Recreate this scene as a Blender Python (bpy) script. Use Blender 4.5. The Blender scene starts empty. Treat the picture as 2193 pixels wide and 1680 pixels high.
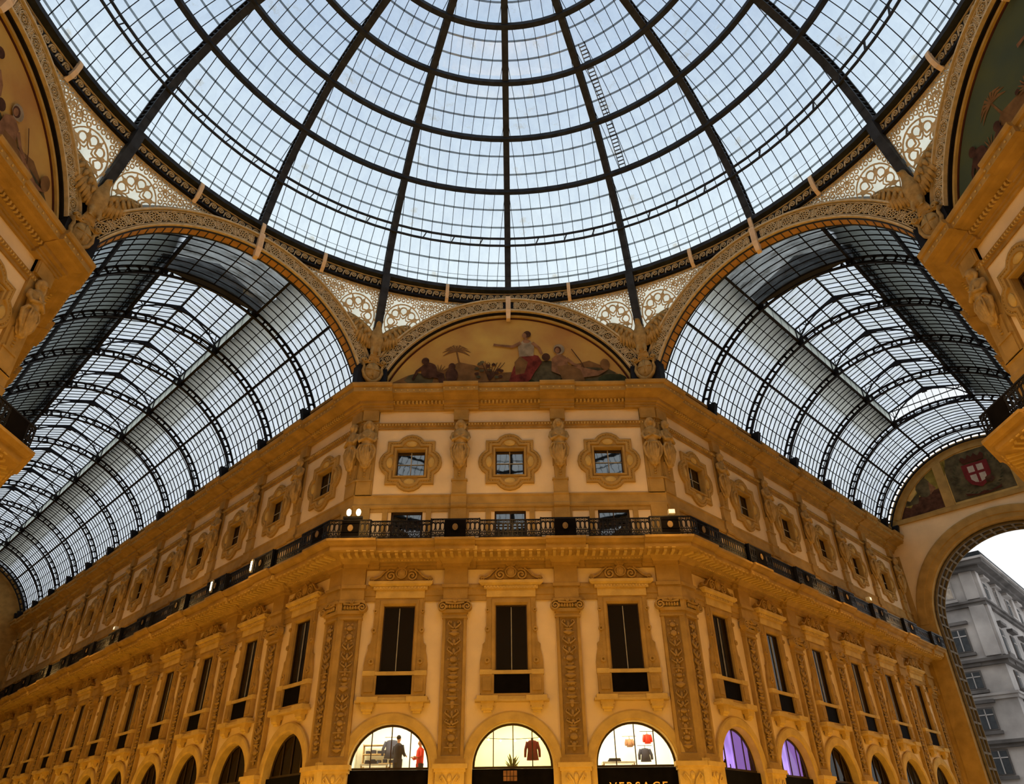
import bpy, math, random
from mathutils import Matrix, Vector, noise
random.seed(7)
PI=math.pi; sin=math.sin; cos=math.cos; R_=math.radians
SC=bpy.context.scene; COL=SC.collection
A=17.41; S=7.21; BAY=4.75; NR=6; NL=12
ENDR=30.3; ENDL=58.6
TAN=math.tan(PI/8)

# ------------------------------------------------------------------ materials
def nt(m):
    m.use_nodes=True; n=m.node_tree.nodes; l=m.node_tree.links
    return n,l,n['Principled BSDF'] if 'Principled BSDF' in n else None
def mat(name,col,rough=.8,metal=0,var=.12,scale=3.0,bump=.0,bscale=20,col2=None,spec=.12):
    m=bpy.data.materials.new(name); n,l,b=nt(m)
    b.inputs['Roughness'].default_value=rough; b.inputs['Metallic'].default_value=metal
    b.inputs['Specular IOR Level'].default_value=spec
    tc=n.new('ShaderNodeTexCoord'); nz=n.new('ShaderNodeTexNoise'); nz.inputs['Scale'].default_value=scale
    nz.inputs['Detail'].default_value=5
    l.new(tc.outputs['Object'],nz.inputs['Vector'])
    mx=n.new('ShaderNodeMix'); mx.data_type='RGBA'
    c2=col2 or [c*(1-var*2) for c in col]; c1=[min(1,c*(1+var)) for c in col]
    mx.inputs['A'].default_value=(*c1,1); mx.inputs['B'].default_value=(*c2,1)
    rp=n.new('ShaderNodeMapRange'); rp.inputs['From Min'].default_value=.3; rp.inputs['From Max'].default_value=.7
    l.new(nz.outputs['Fac'],rp.inputs['Value']); l.new(rp.outputs['Result'],mx.inputs['Factor'])
    l.new(mx.outputs['Result'],b.inputs['Base Color'])
    if bump:
        bp=n.new('ShaderNodeBump'); bp.inputs['Strength'].default_value=bump; bp.inputs['Distance'].default_value=.05
        n2=n.new('ShaderNodeTexNoise'); n2.inputs['Scale'].default_value=bscale; n2.inputs['Detail'].default_value=6
        l.new(tc.outputs['Object'],n2.inputs['Vector']); l.new(n2.outputs['Fac'],bp.inputs['Height']); l.new(bp.outputs['Normal'],b.inputs['Normal'])
    return m
def emis(name,col,st,pattern=None):
    m=bpy.data.materials.new(name); n,l,b=nt(m); n.remove(b)
    e=n.new('ShaderNodeEmission'); e.inputs['Color'].default_value=(*col,1); e.inputs['Strength'].default_value=st
    l.new(e.outputs[0],n['Material Output'].inputs['Surface'])
    if pattern:
        tc=n.new('ShaderNodeTexCoord'); mp=n.new('ShaderNodeMapping'); mp.inputs['Scale'].default_value=pattern
        nz=n.new('ShaderNodeTexNoise'); nz.inputs['Scale'].default_value=1; nz.inputs['Detail'].default_value=2
        l.new(tc.outputs['Object'],mp.inputs['Vector']); l.new(mp.outputs[0],nz.inputs['Vector'])
        rp=n.new('ShaderNodeMapRange'); rp.inputs['From Min'].default_value=.42; rp.inputs['From Max'].default_value=.62
        rp.inputs['To Min'].default_value=st*.5; rp.inputs['To Max'].default_value=st
        l.new(nz.outputs['Fac'],rp.inputs['Value']); l.new(rp.outputs[0],e.inputs['Strength'])
    return m
def roofglass(name,tint,dirt,streak,sc=(1,1,.25),fog=.3):
    """frosted, streaked greenhouse glass: part see-through, part milky"""
    m=bpy.data.materials.new(name); n,l,b=nt(m); n.remove(b)
    tr=n.new('ShaderNodeBsdfTransparent'); tl=n.new('ShaderNodeBsdfTranslucent'); gl=n.new('ShaderNodeBsdfGlossy')
    gl.inputs['Roughness'].default_value=.15; gl.inputs['Color'].default_value=(.8,.8,.8,1)
    tc=n.new('ShaderNodeTexCoord'); mp=n.new('ShaderNodeMapping'); mp.inputs['Scale'].default_value=sc
    nz=n.new('ShaderNodeTexNoise'); nz.inputs['Scale'].default_value=1.4; nz.inputs['Detail'].default_value=6; nz.inputs['Roughness'].default_value=.65
    l.new(tc.outputs['Object'],mp.inputs['Vector']); l.new(mp.outputs[0],nz.inputs['Vector'])
    cr=n.new('ShaderNodeValToRGB'); cr.color_ramp.elements[0].position=.3; cr.color_ramp.elements[1].position=.62
    cr.color_ramp.elements[0].color=(*dirt,1); cr.color_ramp.elements[1].color=(*tint,1)
    l.new(nz.outputs['Fac'],cr.inputs['Fac'])
    if 'roof glass' in name:   # rust streaks washed down from the rings
        n3=n.new('ShaderNodeTexNoise'); n3.inputs['Scale'].default_value=.55; n3.inputs['Detail'].default_value=9; n3.inputs['Roughness'].default_value=.72; n3.inputs['Distortion'].default_value=.4
        l.new(tc.outputs['Object'],n3.inputs['Vector']); r3=n.new('ShaderNodeMapRange'); r3.inputs['From Min'].default_value=.60; r3.inputs['From Max'].default_value=.72; r3.inputs['To Max'].default_value=.75; l.new(n3.outputs['Fac'],r3.inputs['Value'])
        m3=n.new('ShaderNodeMix'); m3.data_type='RGBA'; m3.inputs['B'].default_value=(.60,.56,.44,1); l.new(r3.outputs[0],m3.inputs['Factor']); l.new(cr.outputs[0],m3.inputs['A']); crout=m3.outputs['Result']
    else: crout=cr.outputs[0]
    # pane to pane variation
    vo=n.new('ShaderNodeTexVoronoi'); vo.inputs['Scale'].default_value=1.1
    l.new(tc.outputs['Object'],vo.inputs['Vector'])
    mr=n.new('ShaderNodeMapRange'); mr.inputs['To Min'].default_value=1-streak; mr.inputs['To Max'].default_value=1
    l.new(vo.outputs['Color'],mr.inputs['Value'])
    mu=n.new('ShaderNodeMix'); mu.data_type='RGBA'; mu.blend_type='MULTIPLY'; mu.inputs['Factor'].default_value=1
    l.new(crout,mu.inputs['A']); l.new(mr.outputs[0],mu.inputs['B'])
    l.new(mu.outputs['Result'],tr.inputs['Color']); l.new(mu.outputs['Result'],tl.inputs['Color'])
    m1=n.new('ShaderNodeMixShader'); m1.inputs[0].default_value=fog
    l.new(tr.outputs[0],m1.inputs[1]); l.new(tl.outputs[0],m1.inputs[2])
    m2=n.new('ShaderNodeMixShader'); m2.inputs[0].default_value=.03
    l.new(m1.outputs[0],m2.inputs[1]); l.new(gl.outputs[0],m2.inputs[2])
    l.new(m2.outputs[0],n['Material Output'].inputs['Surface'])
    return m
def shade_tinted(name,mirror):  # streaked glass with the shade beside the lantern put into its colour
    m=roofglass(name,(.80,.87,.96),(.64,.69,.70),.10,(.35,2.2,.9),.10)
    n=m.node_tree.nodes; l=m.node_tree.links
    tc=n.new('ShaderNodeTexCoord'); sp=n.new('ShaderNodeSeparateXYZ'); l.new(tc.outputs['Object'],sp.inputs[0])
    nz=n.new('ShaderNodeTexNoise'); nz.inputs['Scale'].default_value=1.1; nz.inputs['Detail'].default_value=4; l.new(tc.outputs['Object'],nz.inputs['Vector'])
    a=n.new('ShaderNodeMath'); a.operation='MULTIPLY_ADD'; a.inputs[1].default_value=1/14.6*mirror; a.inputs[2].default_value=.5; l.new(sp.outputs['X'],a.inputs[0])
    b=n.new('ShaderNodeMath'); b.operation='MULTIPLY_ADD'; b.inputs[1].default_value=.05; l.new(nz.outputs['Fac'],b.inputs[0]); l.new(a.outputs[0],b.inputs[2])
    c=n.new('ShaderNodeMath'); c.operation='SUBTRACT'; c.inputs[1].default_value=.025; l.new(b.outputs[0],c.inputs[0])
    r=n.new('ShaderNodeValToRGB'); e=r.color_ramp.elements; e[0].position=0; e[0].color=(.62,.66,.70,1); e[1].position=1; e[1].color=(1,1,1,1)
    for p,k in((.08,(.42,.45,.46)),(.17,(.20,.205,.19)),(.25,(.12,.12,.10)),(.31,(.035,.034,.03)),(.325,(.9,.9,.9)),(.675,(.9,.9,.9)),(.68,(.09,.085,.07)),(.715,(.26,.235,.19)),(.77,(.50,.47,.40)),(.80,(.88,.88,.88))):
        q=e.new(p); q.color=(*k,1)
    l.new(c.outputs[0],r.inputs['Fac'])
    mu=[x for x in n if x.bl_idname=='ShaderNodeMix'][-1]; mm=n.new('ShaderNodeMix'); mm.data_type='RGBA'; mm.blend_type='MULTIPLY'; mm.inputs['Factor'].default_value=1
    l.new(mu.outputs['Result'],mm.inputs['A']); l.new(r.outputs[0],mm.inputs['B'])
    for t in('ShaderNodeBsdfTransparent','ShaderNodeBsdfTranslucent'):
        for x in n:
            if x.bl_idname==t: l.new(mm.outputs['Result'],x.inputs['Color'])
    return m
def clearglass(name,tint,refl=.12):
    m=bpy.data.materials.new(name); n,l,b=nt(m); n.remove(b)
    tr=n.new('ShaderNodeBsdfTransparent'); tr.inputs['Color'].default_value=(*tint,1)
    gl=n.new('ShaderNodeBsdfGlossy'); gl.inputs['Roughness'].default_value=.02
    tc=n.new('ShaderNodeTexCoord'); nz=n.new('ShaderNodeTexNoise'); nz.inputs['Scale'].default_value=1.3
    bp=n.new('ShaderNodeBump'); bp.inputs['Strength'].default_value=.06; bp.inputs['Distance'].default_value=.03
    l.new(tc.outputs['Object'],nz.inputs['Vector']); l.new(nz.outputs['Fac'],bp.inputs['Height']); l.new(bp.outputs[0],gl.inputs['Normal'])
    m1=n.new('ShaderNodeMixShader'); m1.inputs[0].default_value=refl
    l.new(tr.outputs[0],m1.inputs[1]); l.new(gl.outputs[0],m1.inputs[2])
    l.new(m1.outputs[0],n['Material Output'].inputs['Surface'])
    return m
M={}
M['plaster']=mat('plaster',(.74,.565,.35),.9,var=.06,scale=.8,bump=.15,bscale=30)
M['stone']=mat('ochre stone',(.39,.24,.073),.85,var=.12,scale=1.6,bump=.35,bscale=14)
M['stone_light']=mat('pale ochre stone',(.55,.37,.12),.85,var=.1,scale=2,bump=.3,bscale=16)
M['stone_deep']=mat('deep ochre stone',(.35,.205,.06),.85,var=.14,scale=2,bump=.3,bscale=16)
M['relief']=mat('weathered relief stone',(.28,.17,.06),.85,var=.12,scale=3,bump=.5,bscale=25)
M['statue']=mat('statue stone',(.43,.28,.105),.8,var=.18,scale=4,bump=.4,bscale=22)
M['carving']=mat('carved stone',(.33,.205,.075),.85,var=.15,scale=3)
M['gilt']=mat('cream painted ironwork',(.60,.47,.28),.6,var=.12,scale=5)
M['medal']=mat('dull brass medallion',(.20,.13,.06),.6)
M['corbel']=mat('cream corbel',(.80,.58,.36),.7,var=.08)
M['soffit']=mat('orange soffit paint',(.44,.235,.07),.7,var=.12)
M['iron']=mat('dark iron',(.013,.012,.014),.5,metal=.3,var=.2)
M['iron_rib']=mat('brown black iron',(.038,.042,.05),.55,metal=.2,var=.2)
M['lap']=mat('grey glazing putty',(.30,.31,.30),.7,var=.1)
M['black']=mat('black cladding',(.005,.004,.004),.75,var=.2,spec=.03)
M['void']=mat('unlit room',(.035,.025,.016),.95)
M['woodframe']=mat('dark window frame',(.05,.03,.02),.5)
M['greyframe']=mat('grey window bars',(.35,.33,.30),.5)
M['bronze']=mat('bronze letters',(.75,.52,.2),.35,metal=.6)
M['outwall']=mat('exterior grey stucco',(.38,.355,.34),.9,var=.25,scale=.25,bump=.2)
M['outdark']=mat('exterior dark stone',(.12,.11,.105),.9,var=.25,scale=.4)
M['slate']=mat('dark slate roof',(.05,.055,.06),.7)
M['attic']=mat('attic render',(.065,.062,.055),.9,var=.2,scale=.6)
M['creampane']=roofglass('cream frosted pane',(.86,.83,.70),(.70,.68,.55),.1,(1,1,1),.35)
M['lap_glass']=roofglass('overlapping pane edges',(.52,.53,.53),(.42,.43,.42),.1,(1,1,1),.0)
M['paving']=mat('marble floor',(.45,.38,.30),.3,var=.1)
M['glassroof']=roofglass('frosted roof glass',(.86,.95,1.0),(.76,.85,.93),.05,fog=.07)
M['shade_tinted_left']=shade_tinted('grimy vault glass left arm',1); M['shade_tinted_right']=shade_tinted('grimy vault glass right arm',-1)
M['shade_tinted_end']=roofglass('shade-tinted end bay glass',(.34,.36,.36),(.07,.07,.06),.35,(.5,1.6,.8),.3)  # crown glass darkened to stand for the shade at the lantern end
M['glassvault']=roofglass('streaked vault glass',(.75,.82,.92),(.56,.60,.60),.14,(.35,2.2,.9),.10)
M['pane']=clearglass('dark reflective pane',(.05,.05,.05),.22)
M['pane_dim']=clearglass('dim pane',(.35,.3,.2),.07)
M['pane_clear']=clearglass('clear pane',(.95,.95,.93),.05)
M['shopwall']=mat('pale yellow shop wall',(.85,.80,.50),.8,var=.03)
M['shopwhite']=mat('white shop wall',(.9,.88,.75),.8,var=.02)
M['ceillight']=emis('shop ceiling light',(1,.93,.72),9)
M['purple']=emis('purple light curtain',(.52,.30,1),1.6,(1.2,1.2,.8))
M['purple_dim']=emis('dim purple curtain',(.44,.22,.78),.65)
M['bulb']=emis('warm bulb',(1,.80,.42),12)
M['bulb_small']=emis('small lamp face',(1,.80,.5),1.2)
M['red']=mat('red jacket cloth',(.75,.04,.02),.8)
M['darkred']=mat('dark red jacket cloth',(.16,.015,.015),.8)
M['darkcloth']=mat('charcoal cloth',(.03,.03,.04),.85)
M['whitecloth']=mat('white cloth',(.8,.78,.72),.85)
M['skin']=mat('skin',(.55,.3,.18),.6,var=.03)
M['hair']=mat('dark hair',(.02,.015,.012),.7)
M['leaf']=mat('olive leaves',(.16,.17,.04),.7)
M['pgold']=mat('painted golden sky',(.50,.32,.08),.9,var=.12,scale=.5,col2=(.40,.20,.06))
M['pbrown']=mat('painted brown shade',(.08,.035,.02),.9,var=.3)
M['pgreen']=mat('painted dark green ground',(.045,.05,.022),.9,var=.3,scale=1.5)
M['pgrey']=mat('painted olive rock',(.10,.08,.04),.9,var=.3,scale=2)
M['pred']=mat('painted crimson drapery',(.17,.03,.02),.9,var=.3,scale=3)
M['pflesh']=mat('painted flesh',(.26,.125,.06),.9,var=.2,scale=3)
M['pwhite']=mat('painted white cloth',(.30,.23,.15),.9,var=.2,scale=3)
M['porange']=mat('painted haze brown',(.20,.10,.035),.9,var=.2,scale=2)
M['pteal']=mat('painted teal sky',(.045,.06,.04),.9,var=.3,scale=.5,col2=(.09,.10,.04))
M['pyell']=mat('painted yellow sky',(.26,.20,.04),.9,var=.3,scale=1.2)
M['shred']=mat('shield red',(.15,.018,.018),.8)
M['shwhite']=mat('shield white',(.42,.36,.30),.8)
M['border']=mat('painted red brown border',(.07,.02,.01),.85)
M['wood']=mat('shop furniture wood',(.45,.28,.12),.6)
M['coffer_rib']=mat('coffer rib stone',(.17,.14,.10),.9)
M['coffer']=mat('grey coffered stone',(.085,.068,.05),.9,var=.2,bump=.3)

# ------------------------------------------------------------------ mesh builder
class MB:
    def __init__(s): s.v=[]; s.f=[]; s.mi=[]
    def add(s,vs,fs,mi=0):
        o=len(s.v); s.v+= [tuple(p) for p in vs]; s.f+=[tuple(i+o for i in f) for f in fs]; s.mi+=[mi]*len(fs); return s
    def box(s,x0,x1,y0,y1,z0,z1,mi=0):
        return s.add([(x0,y0,z0),(x1,y0,z0),(x1,y1,z0),(x0,y1,z0),(x0,y0,z1),(x1,y0,z1),(x1,y1,z1),(x0,y1,z1)],
            [(0,3,2,1),(4,5,6,7),(0,1,5,4),(1,2,6,5),(2,3,7,6),(3,0,4,7)],mi)
    def prism(s,p,y0,y1,mi=0,back=True):   # p: xz polygon, extruded in y
        n=len(p); vs=[(x,y0,z) for x,z in p]+[(x,y1,z) for x,z in p]
        fs=[tuple(range(n))]+([tuple(range(2*n-1,n-1,-1))] if back else [])+[(i,i+n,(i+1)%n+n,(i+1)%n) for i in range(n)]
        return s.add(vs,fs,mi)
    def loft(s,rings,closed=True,cap=(False,False),mi=0):
        n=len(rings[0]); vs=[p for r in rings for p in r]; fs=[]
        for k in range(len(rings)-1):
            for i in range(n if closed else n-1):
                j=(i+1)%n; fs.append((k*n+i,k*n+j,(k+1)*n+j,(k+1)*n+i))
        if cap[0]: fs.append(tuple(range(n-1,-1,-1)))
        if cap[1]: b=(len(rings)-1)*n; fs.append(tuple(range(b,b+n)))
        return s.add(vs,fs,mi)
    def frame(s,outs,mi=0):    # list of (xz outline, y)
        return s.loft([[(x,y,z) for x,z in o] for o,y in outs],mi=mi)
    def tube(s,path,r,n=6,cap=True,mi=0,up=None,flat=1.0):
        P=[Vector(p) for p in path]; rings=[]
        rr=r if isinstance(r,(list,tuple)) else [r]*len(P)
        prev=None
        for i,p in enumerate(P):
            t=(P[min(i+1,len(P)-1)]-P[max(i-1,0)])
            if t.length<1e-9: t=Vector((0,0,1))
            t.normalize(); u=Vector(up) if up else (prev if prev is not None else (Vector((0,1,0)) if abs(t.y)<.9 else Vector((1,0,0))))
            a=(u-t*u.dot(t))
            if a.length<1e-6: a=Vector((1,0,0)).cross(t)
            a.normalize(); b=t.cross(a); prev=a
            rings.append([tuple(p+(a*cos(2*PI*k/n+PI/n)*flat+b*sin(2*PI*k/n+PI/n))*rr[i]) for k in range(n)])
        return s.loft(rings,cap=(cap,cap),mi=mi)
    def bar(s,path,w,h,up,mi=0):   # rectangular section: w sideways, h along 'up'
        P=[Vector(p) for p in path]; rings=[]
        for i,p in enumerate(P):
            t=(P[min(i+1,len(P)-1)]-P[max(i-1,0)]).normalized()
            u=Vector(up(p)) if callable(up) else Vector(up)
            u=(u-t*u.dot(t)).normalized(); b=t.cross(u)
            rings.append([tuple(p+b*w/2*sx+u*h/2*sy) for sx,sy in((-1,-1),(1,-1),(1,1),(-1,1))])
        return s.loft(rings,cap=(True,True),mi=mi)
    def ball(s,c,r,n=8,m=6,mi=0):
        if not isinstance(r,(tuple,list)): r=(r,r,r)
        rings=[]
        for j in range(m+1):
            t=PI*j/m; st=max(sin(t),.02)
            rings.append([(c[0]+r[0]*st*cos(2*PI*i/n),c[1]+r[1]*st*sin(2*PI*i/n),c[2]-r[2]*cos(t)) for i in range(n)])
        return s.loft(rings,cap=(True,True),mi=mi)
    def lathe(s,prof,c=(0,0),n=10,mi=0,sy=1):
        return s.loft([[(c[0]+r*cos(2*PI*i/n),c[1]+sy*r*sin(2*PI*i/n),z) for i in range(n)] for r,z in prof],cap=(True,True),mi=mi)
    def annulus(s,c,r0,r1,y0,y1,n=16,a0=0,a1=2*PI,mi=0):  # flat ring in xz with thickness
        full=abs(a1-a0-2*PI)<1e-6; k=n if full else n+1
        R=[]
        for i in range(k):
            a=a0+(a1-a0)*i/n; ca,sa=cos(a),sin(a)
            R.append([(c[0]+r0*ca,y1,c[1]+r0*sa),(c[0]+r0*ca,y0,c[1]+r0*sa),(c[0]+r1*ca,y0,c[1]+r1*sa),(c[0]+r1*ca,y1,c[1]+r1*sa)])
        if full: R.append(R[0])
        return s.loft(R,closed=True,cap=(not full,not full),mi=mi)
    def strip(s,pts,w,y0,y1,mi=0,taper=None):      # ribbon following a 2-D xz polyline, thickness y0..y1
        R=[]; n=len(pts)
        for i,(x,z) in enumerate(pts):
            x0,z0=pts[max(i-1,0)]; x1,z1=pts[min(i+1,n-1)]; L=math.hypot(x1-x0,z1-z0) or 1
            nx,nz=-(z1-z0)/L,(x1-x0)/L; ww=(w if taper is None else w*(1-(1-taper)*i/(n-1)))/2
            R.append([(x-nx*ww,y1,z-nz*ww),(x-nx*ww,y0,z-nz*ww),(x+nx*ww,y0,z+nz*ww),(x+nx*ww,y1,z+nz*ww)])
        return s.loft(R,cap=(True,True),mi=mi)
    def merge(s,o,fn=None,mi=None):
        b=len(s.v); s.v+=[tuple(fn(p)) if fn else p for p in o.v]; s.f+=[tuple(i+b for i in f) for f in o.f]
        s.mi+=(o.mi if mi is None else [mi]*len(o.f)); return s
    def map(s,fn): s.v=[tuple(fn(p)) for p in s.v]; return s
    def mesh(s,name,mats,smooth=False):
        me=bpy.data.meshes.new(name); me.from_pydata(s.v,[],s.f)
        for m in (mats if isinstance(mats,(list,tuple)) else [mats]): me.materials.append(M[m] if isinstance(m,str) else m)
        if any(s.mi): me.polygons.foreach_set('material_index',s.mi)
        if smooth: me.polygons.foreach_set('use_smooth',[True]*len(me.polygons))
        me.validate(); me.update(); return me
    def build(s,name,mats,parent=None,smooth=False,loc=None,rz=None):
        o=bpy.data.objects.new(name,s.mesh(name,mats,smooth)); COL.objects.link(o)
        if parent is not None: o.parent=parent
        if loc is not None: o.location=loc
        if rz is not None: o.rotation_euler=(0,0,rz)
        return o
def remeshed(mb,name,mats,voxel,parent=None,smooth=True,iters=2):
    o=mb.build(name,mats,None); md=o.modifiers.new('r','REMESH'); md.mode='VOXEL'; md.voxel_size=voxel
    sm=o.modifiers.new('s','SMOOTH'); sm.iterations=iters; sm.factor=.5
    dg=bpy.context.evaluated_depsgraph_get(); me=bpy.data.meshes.new_from_object(o.evaluated_get(dg))
    o.modifiers.clear(); o.data=me; me.polygons.foreach_set('use_smooth',[smooth]*len(me.polygons))
    o.parent=parent
    return o
def tag(o,label=None,cat=None,group=None,kind=None):
    for k,v in(('label',label),('category',cat),('group',group),('kind',kind)):
        if v: o[k]=v
    return o
def thing(name,label,cat,loc=(0,0,0),rz=0,group=None):
    o=bpy.data.objects.new(name,None); COL.objects.link(o); o.location=loc; o.rotation_euler=(0,0,rz); o.empty_display_size=.2
    return tag(o,label,cat,group)
def struct(name,mb,mats,loc=(0,0,0),rz=0,smooth=False):
    return tag(mb.build(name,mats,None,smooth,loc,rz),kind='structure')
def dup(o,label,loc,rz,group=None,parent=None):
    c=o.copy(); COL.objects.link(c); c.location=loc; c.rotation_euler=(0,0,rz)
    if label: c['label']=label
    if group: c['group']=group
    for ch in o.children:
        k=ch.copy(); COL.objects.link(k); k.parent=c
        for g in ch.children:
            q=g.copy(); COL.objects.link(q); q.parent=k
    return c
class F:   # wall frame: x along the wall, y into the wall, z up
    def __init__(s,x,y,deg): s.o=(x,y); s.a=R_(deg)
    def at(s,x,y=0,z=0): return (s.o[0]+x*cos(s.a)-y*sin(s.a), s.o[1]+x*sin(s.a)+y*cos(s.a), z)
    @property
    def loc(s): return (s.o[0],s.o[1],0)
FC=F(0,A,0); FW=F(-A,0,90); FE=F(A,0,-90)
FR=F(S,A,45); FL=F(-S,A,-45)          # arcade walls adjoining the centre wall (x=q / x=-q)
FRo=F(A,S,225); FLo=F(-A,S,135)       # their opposite walls (x=-q / x=+q)
def side(k): return F(A*sin(k*PI/4),A*cos(k*PI/4),-45*k)   # octagon side k, 0 = centre wall

# ------------------------------------------------------------------ mouldings and walls
def moulding(prof,x0,x1,m0=0,m1=0,breaks=()):
    """prof (p,z) with p out of the wall; ends mitred; breaks = (xa,xb,extra)"""
    secs=[(x0,0,m0)]; bs=sorted(breaks)
    for a,b,e in bs:
        if a<=x0+1e-3: secs=[(x0,e,m0)]
        else: secs+=[(a,0,0),(a,e,0)]
        if b>=x1-1e-3: secs+=[(x1,e,m1)]
        else: secs+=[(b,e,0),(b,0,0)]
    if not(bs and bs[-1][1]>=x1-1e-3): secs.append((x1,0,m1))
    mb=MB(); rings=[]
    for x,e,mm in secs:
        rings.append([(x+mm*(p+(e if p>.01 else 0)),-(p+(e if p>.01 else 0)),z) for p,z in prof])
    mb.loft(rings,closed=False); return mb
def bays(kind):
    if kind=='C': return [-4.75,0,4.75]
    return None
ARC_R=1.55
def wall_mesh(x0,x1,centres,ztop=22.3,zlow=0.0,upper=False):
    """plaster wall with openings for the four windows of every bay"""
    mb=MB(); xs={x0,x1}
    hw=[(.68,16.68,18.17),(.72,13.2,14.96),(.66,7.02,10.58)]
    if upper: hw=hw[:1]
    arcs=[-ARC_R*cos(PI*i/16) for i in range(17)]
    for c in centres:
        for h,_,_ in hw: xs|={c-h,c+h}
        xs|={c+a for a in arcs}; xs|={c-1.6,c+1.6}
    xs=sorted(x for x in xs if x0-1e-6<=x<=x1+1e-6)
    for a,b in zip(xs,xs[1:]):
        if b-a<1e-5: continue
        mid=(a+b)/2; holes=[]
        for c in centres:
            for h,z0,z1 in hw:
                if abs(mid-c)<h: holes.append((z0,z0,z1,z1))
            if abs(mid-c)<ARC_R and not upper:
                f=lambda x:4.43+math.sqrt(max(ARC_R**2-(x-c)**2,0))
                holes.append((0,0,f(a),f(b)))
        holes.sort(); za=zb=zlow
        for h0a,h0b,h1a,h1b in holes:
            if h0a>za+1e-6: mb.add([(a,0,za),(b,0,zb),(b,0,h0b),(a,0,h0a)],[(0,1,2,3)])
            za,zb=h1a,h1b
        mb.add([(a,0,za),(b,0,zb),(b,0,ztop),(a,0,ztop)],[(0,1,2,3)])
    return mb
def mass(x0,x1,ztop=22.2,y0=3.6):
    """dark shell of the rooms behind the wall"""
    mb=MB(); mb.box(x0,x1,y0,y0+.2,0,ztop); mb.box(x0,x1,.02,y0,ztop-.15,ztop)
    mb.box(x0,x1,.35,y0,12.2,12.4); mb.box(x0,x1,.35,y0,15.5,15.7)
    return mb
# profiles
P_TOP=[(0,20.30),(.10,20.30),(.10,20.42),(.17,20.42),(.17,20.52),(.30,20.55),(.30,20.72),(.42,20.76),(.62,20.80),(.70,20.86),(.92,20.88),(.92,21.14),(1.0,21.16),(1.05,21.26),(1.05,21.34),(0,21.36)]
P_STR=[(0,19.27),(.06,19.27),(.06,19.40),(.10,19.42),(.10,19.5),(.16,19.56),(.16,19.58),(.1,19.62),(0,19.62)]
P_BAND=[(0,15.06),(.10,15.06),(.14,15.12),(.14,15.22),(.1,15.26),(.08,15.30),(.08,15.62),(.12,15.68),(.12,15.74),(0,15.74)]
P_BALC=[(0,12.16),(.10,12.16),(.10,12.30),(.18,12.32),(.18,12.42),(.34,12.45),(.42,12.52),(.55,12.56),(1.12,12.60),(1.18,12.66),(1.18,12.84),(1.30,12.86),(1.38,12.96),(1.46,12.98),(1.46,13.08),(0,13.1)]
P_MID=[(0,10.78),(.07,10.78),(.07,11.0),(.11,11.02),(.11,11.25),(.16,11.32),(.16,11.42),(.10,11.50),(0,11.50)]
P_BASE=[(0,4.32),(.30,4.32),(.34,4.38),(.34,4.50),(.26,4.56),(0,4.58)]
TRIM=[0]
def trims(fr,x0,x1,m0,m1,centres,pils,ends=()):
    def put(mb,m):
        TRIM[0]+=1; struct('trim_%d'%TRIM[0],mb,m,fr.loc,fr.a)
    b=[(p-.86,p+.86,.16) for p in pils if p-.86>x0 and p+.86<x1]
    for e in ends: b.append(e)
    put(moulding(P_TOP,x0,x1,m0,m1,b),'stone')
    put(moulding(P_BALC,x0,x1,m0,m1,[(a,c,.12) for a,c,_ in b]),'stone')
    n=[(p-.36,p+.36,.10) for p in pils if p-.4>x0 and p+.4<x1]
    put(moulding(P_STR,x0,x1,m0,m1,()),'stone_deep')
    put(moulding(P_BAND,x0,x1,m0,m1,n),'stone')
    put(moulding(P_MID,x0,x1,m0,m1,()),'stone')
    # dentils (pattern on the cornices)
    d=MB(); x=x0+.1
    while x<x1-.1:
        d.box(x,x+.09,-.42,-.28,20.57,20.71); x+=.19
    x=x0+.1
    while x<x1-.2:
        d.box(x,x+.05,-.17,-.08,19.44,19.53); x+=.15
    x=x0-.4*abs(m0)
    while x<x1+.4*abs(m1):
        e=.12 if any(a<x<c for a,c,_ in b) else 0
        d.prism([(x,12.60),(x,12.78),(x+.17,12.78),(x+.17,12.60)],-(1.15+e+.01),-.5)
        d.box(x+.02,x+.15,-(1.05+e),-.62,12.50,12.60); x+=.34
    x=x0+.05
    while x<x1:
        d.box(x,x+.07,-.40,-.3,12.46,12.54); x+=.14
    # egg and dart dots on the top fascia
    x=x0+.1
    while x<x1-.1:
        e=.16 if any(a<x<c for a,c,_ in b) else 0
        d.ball((x,-.94-e,21.0),(.05,.03,.05),5,4); x+=.3
    put(d,'stone_light')
    # frames of the small plaster panels of the balcony storey and stone piers
    s=MB()
    for c in centres:
        for sg in(-1,1):
            s.box(c+sg*1.0-.12,c+sg*1.0+.12,-.07,.0,13.1,15.06)
            s.box(c+sg*2.0-.10,c+sg*2.0+.10,-.06,.0,13.1,15.06)
        s.box(c-2.1,c+2.1,-.05,0,14.90,15.06)
        s.box(c-.95,c+.95,-.06,0,14.96,15.06)
    put(s,'stone')

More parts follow.
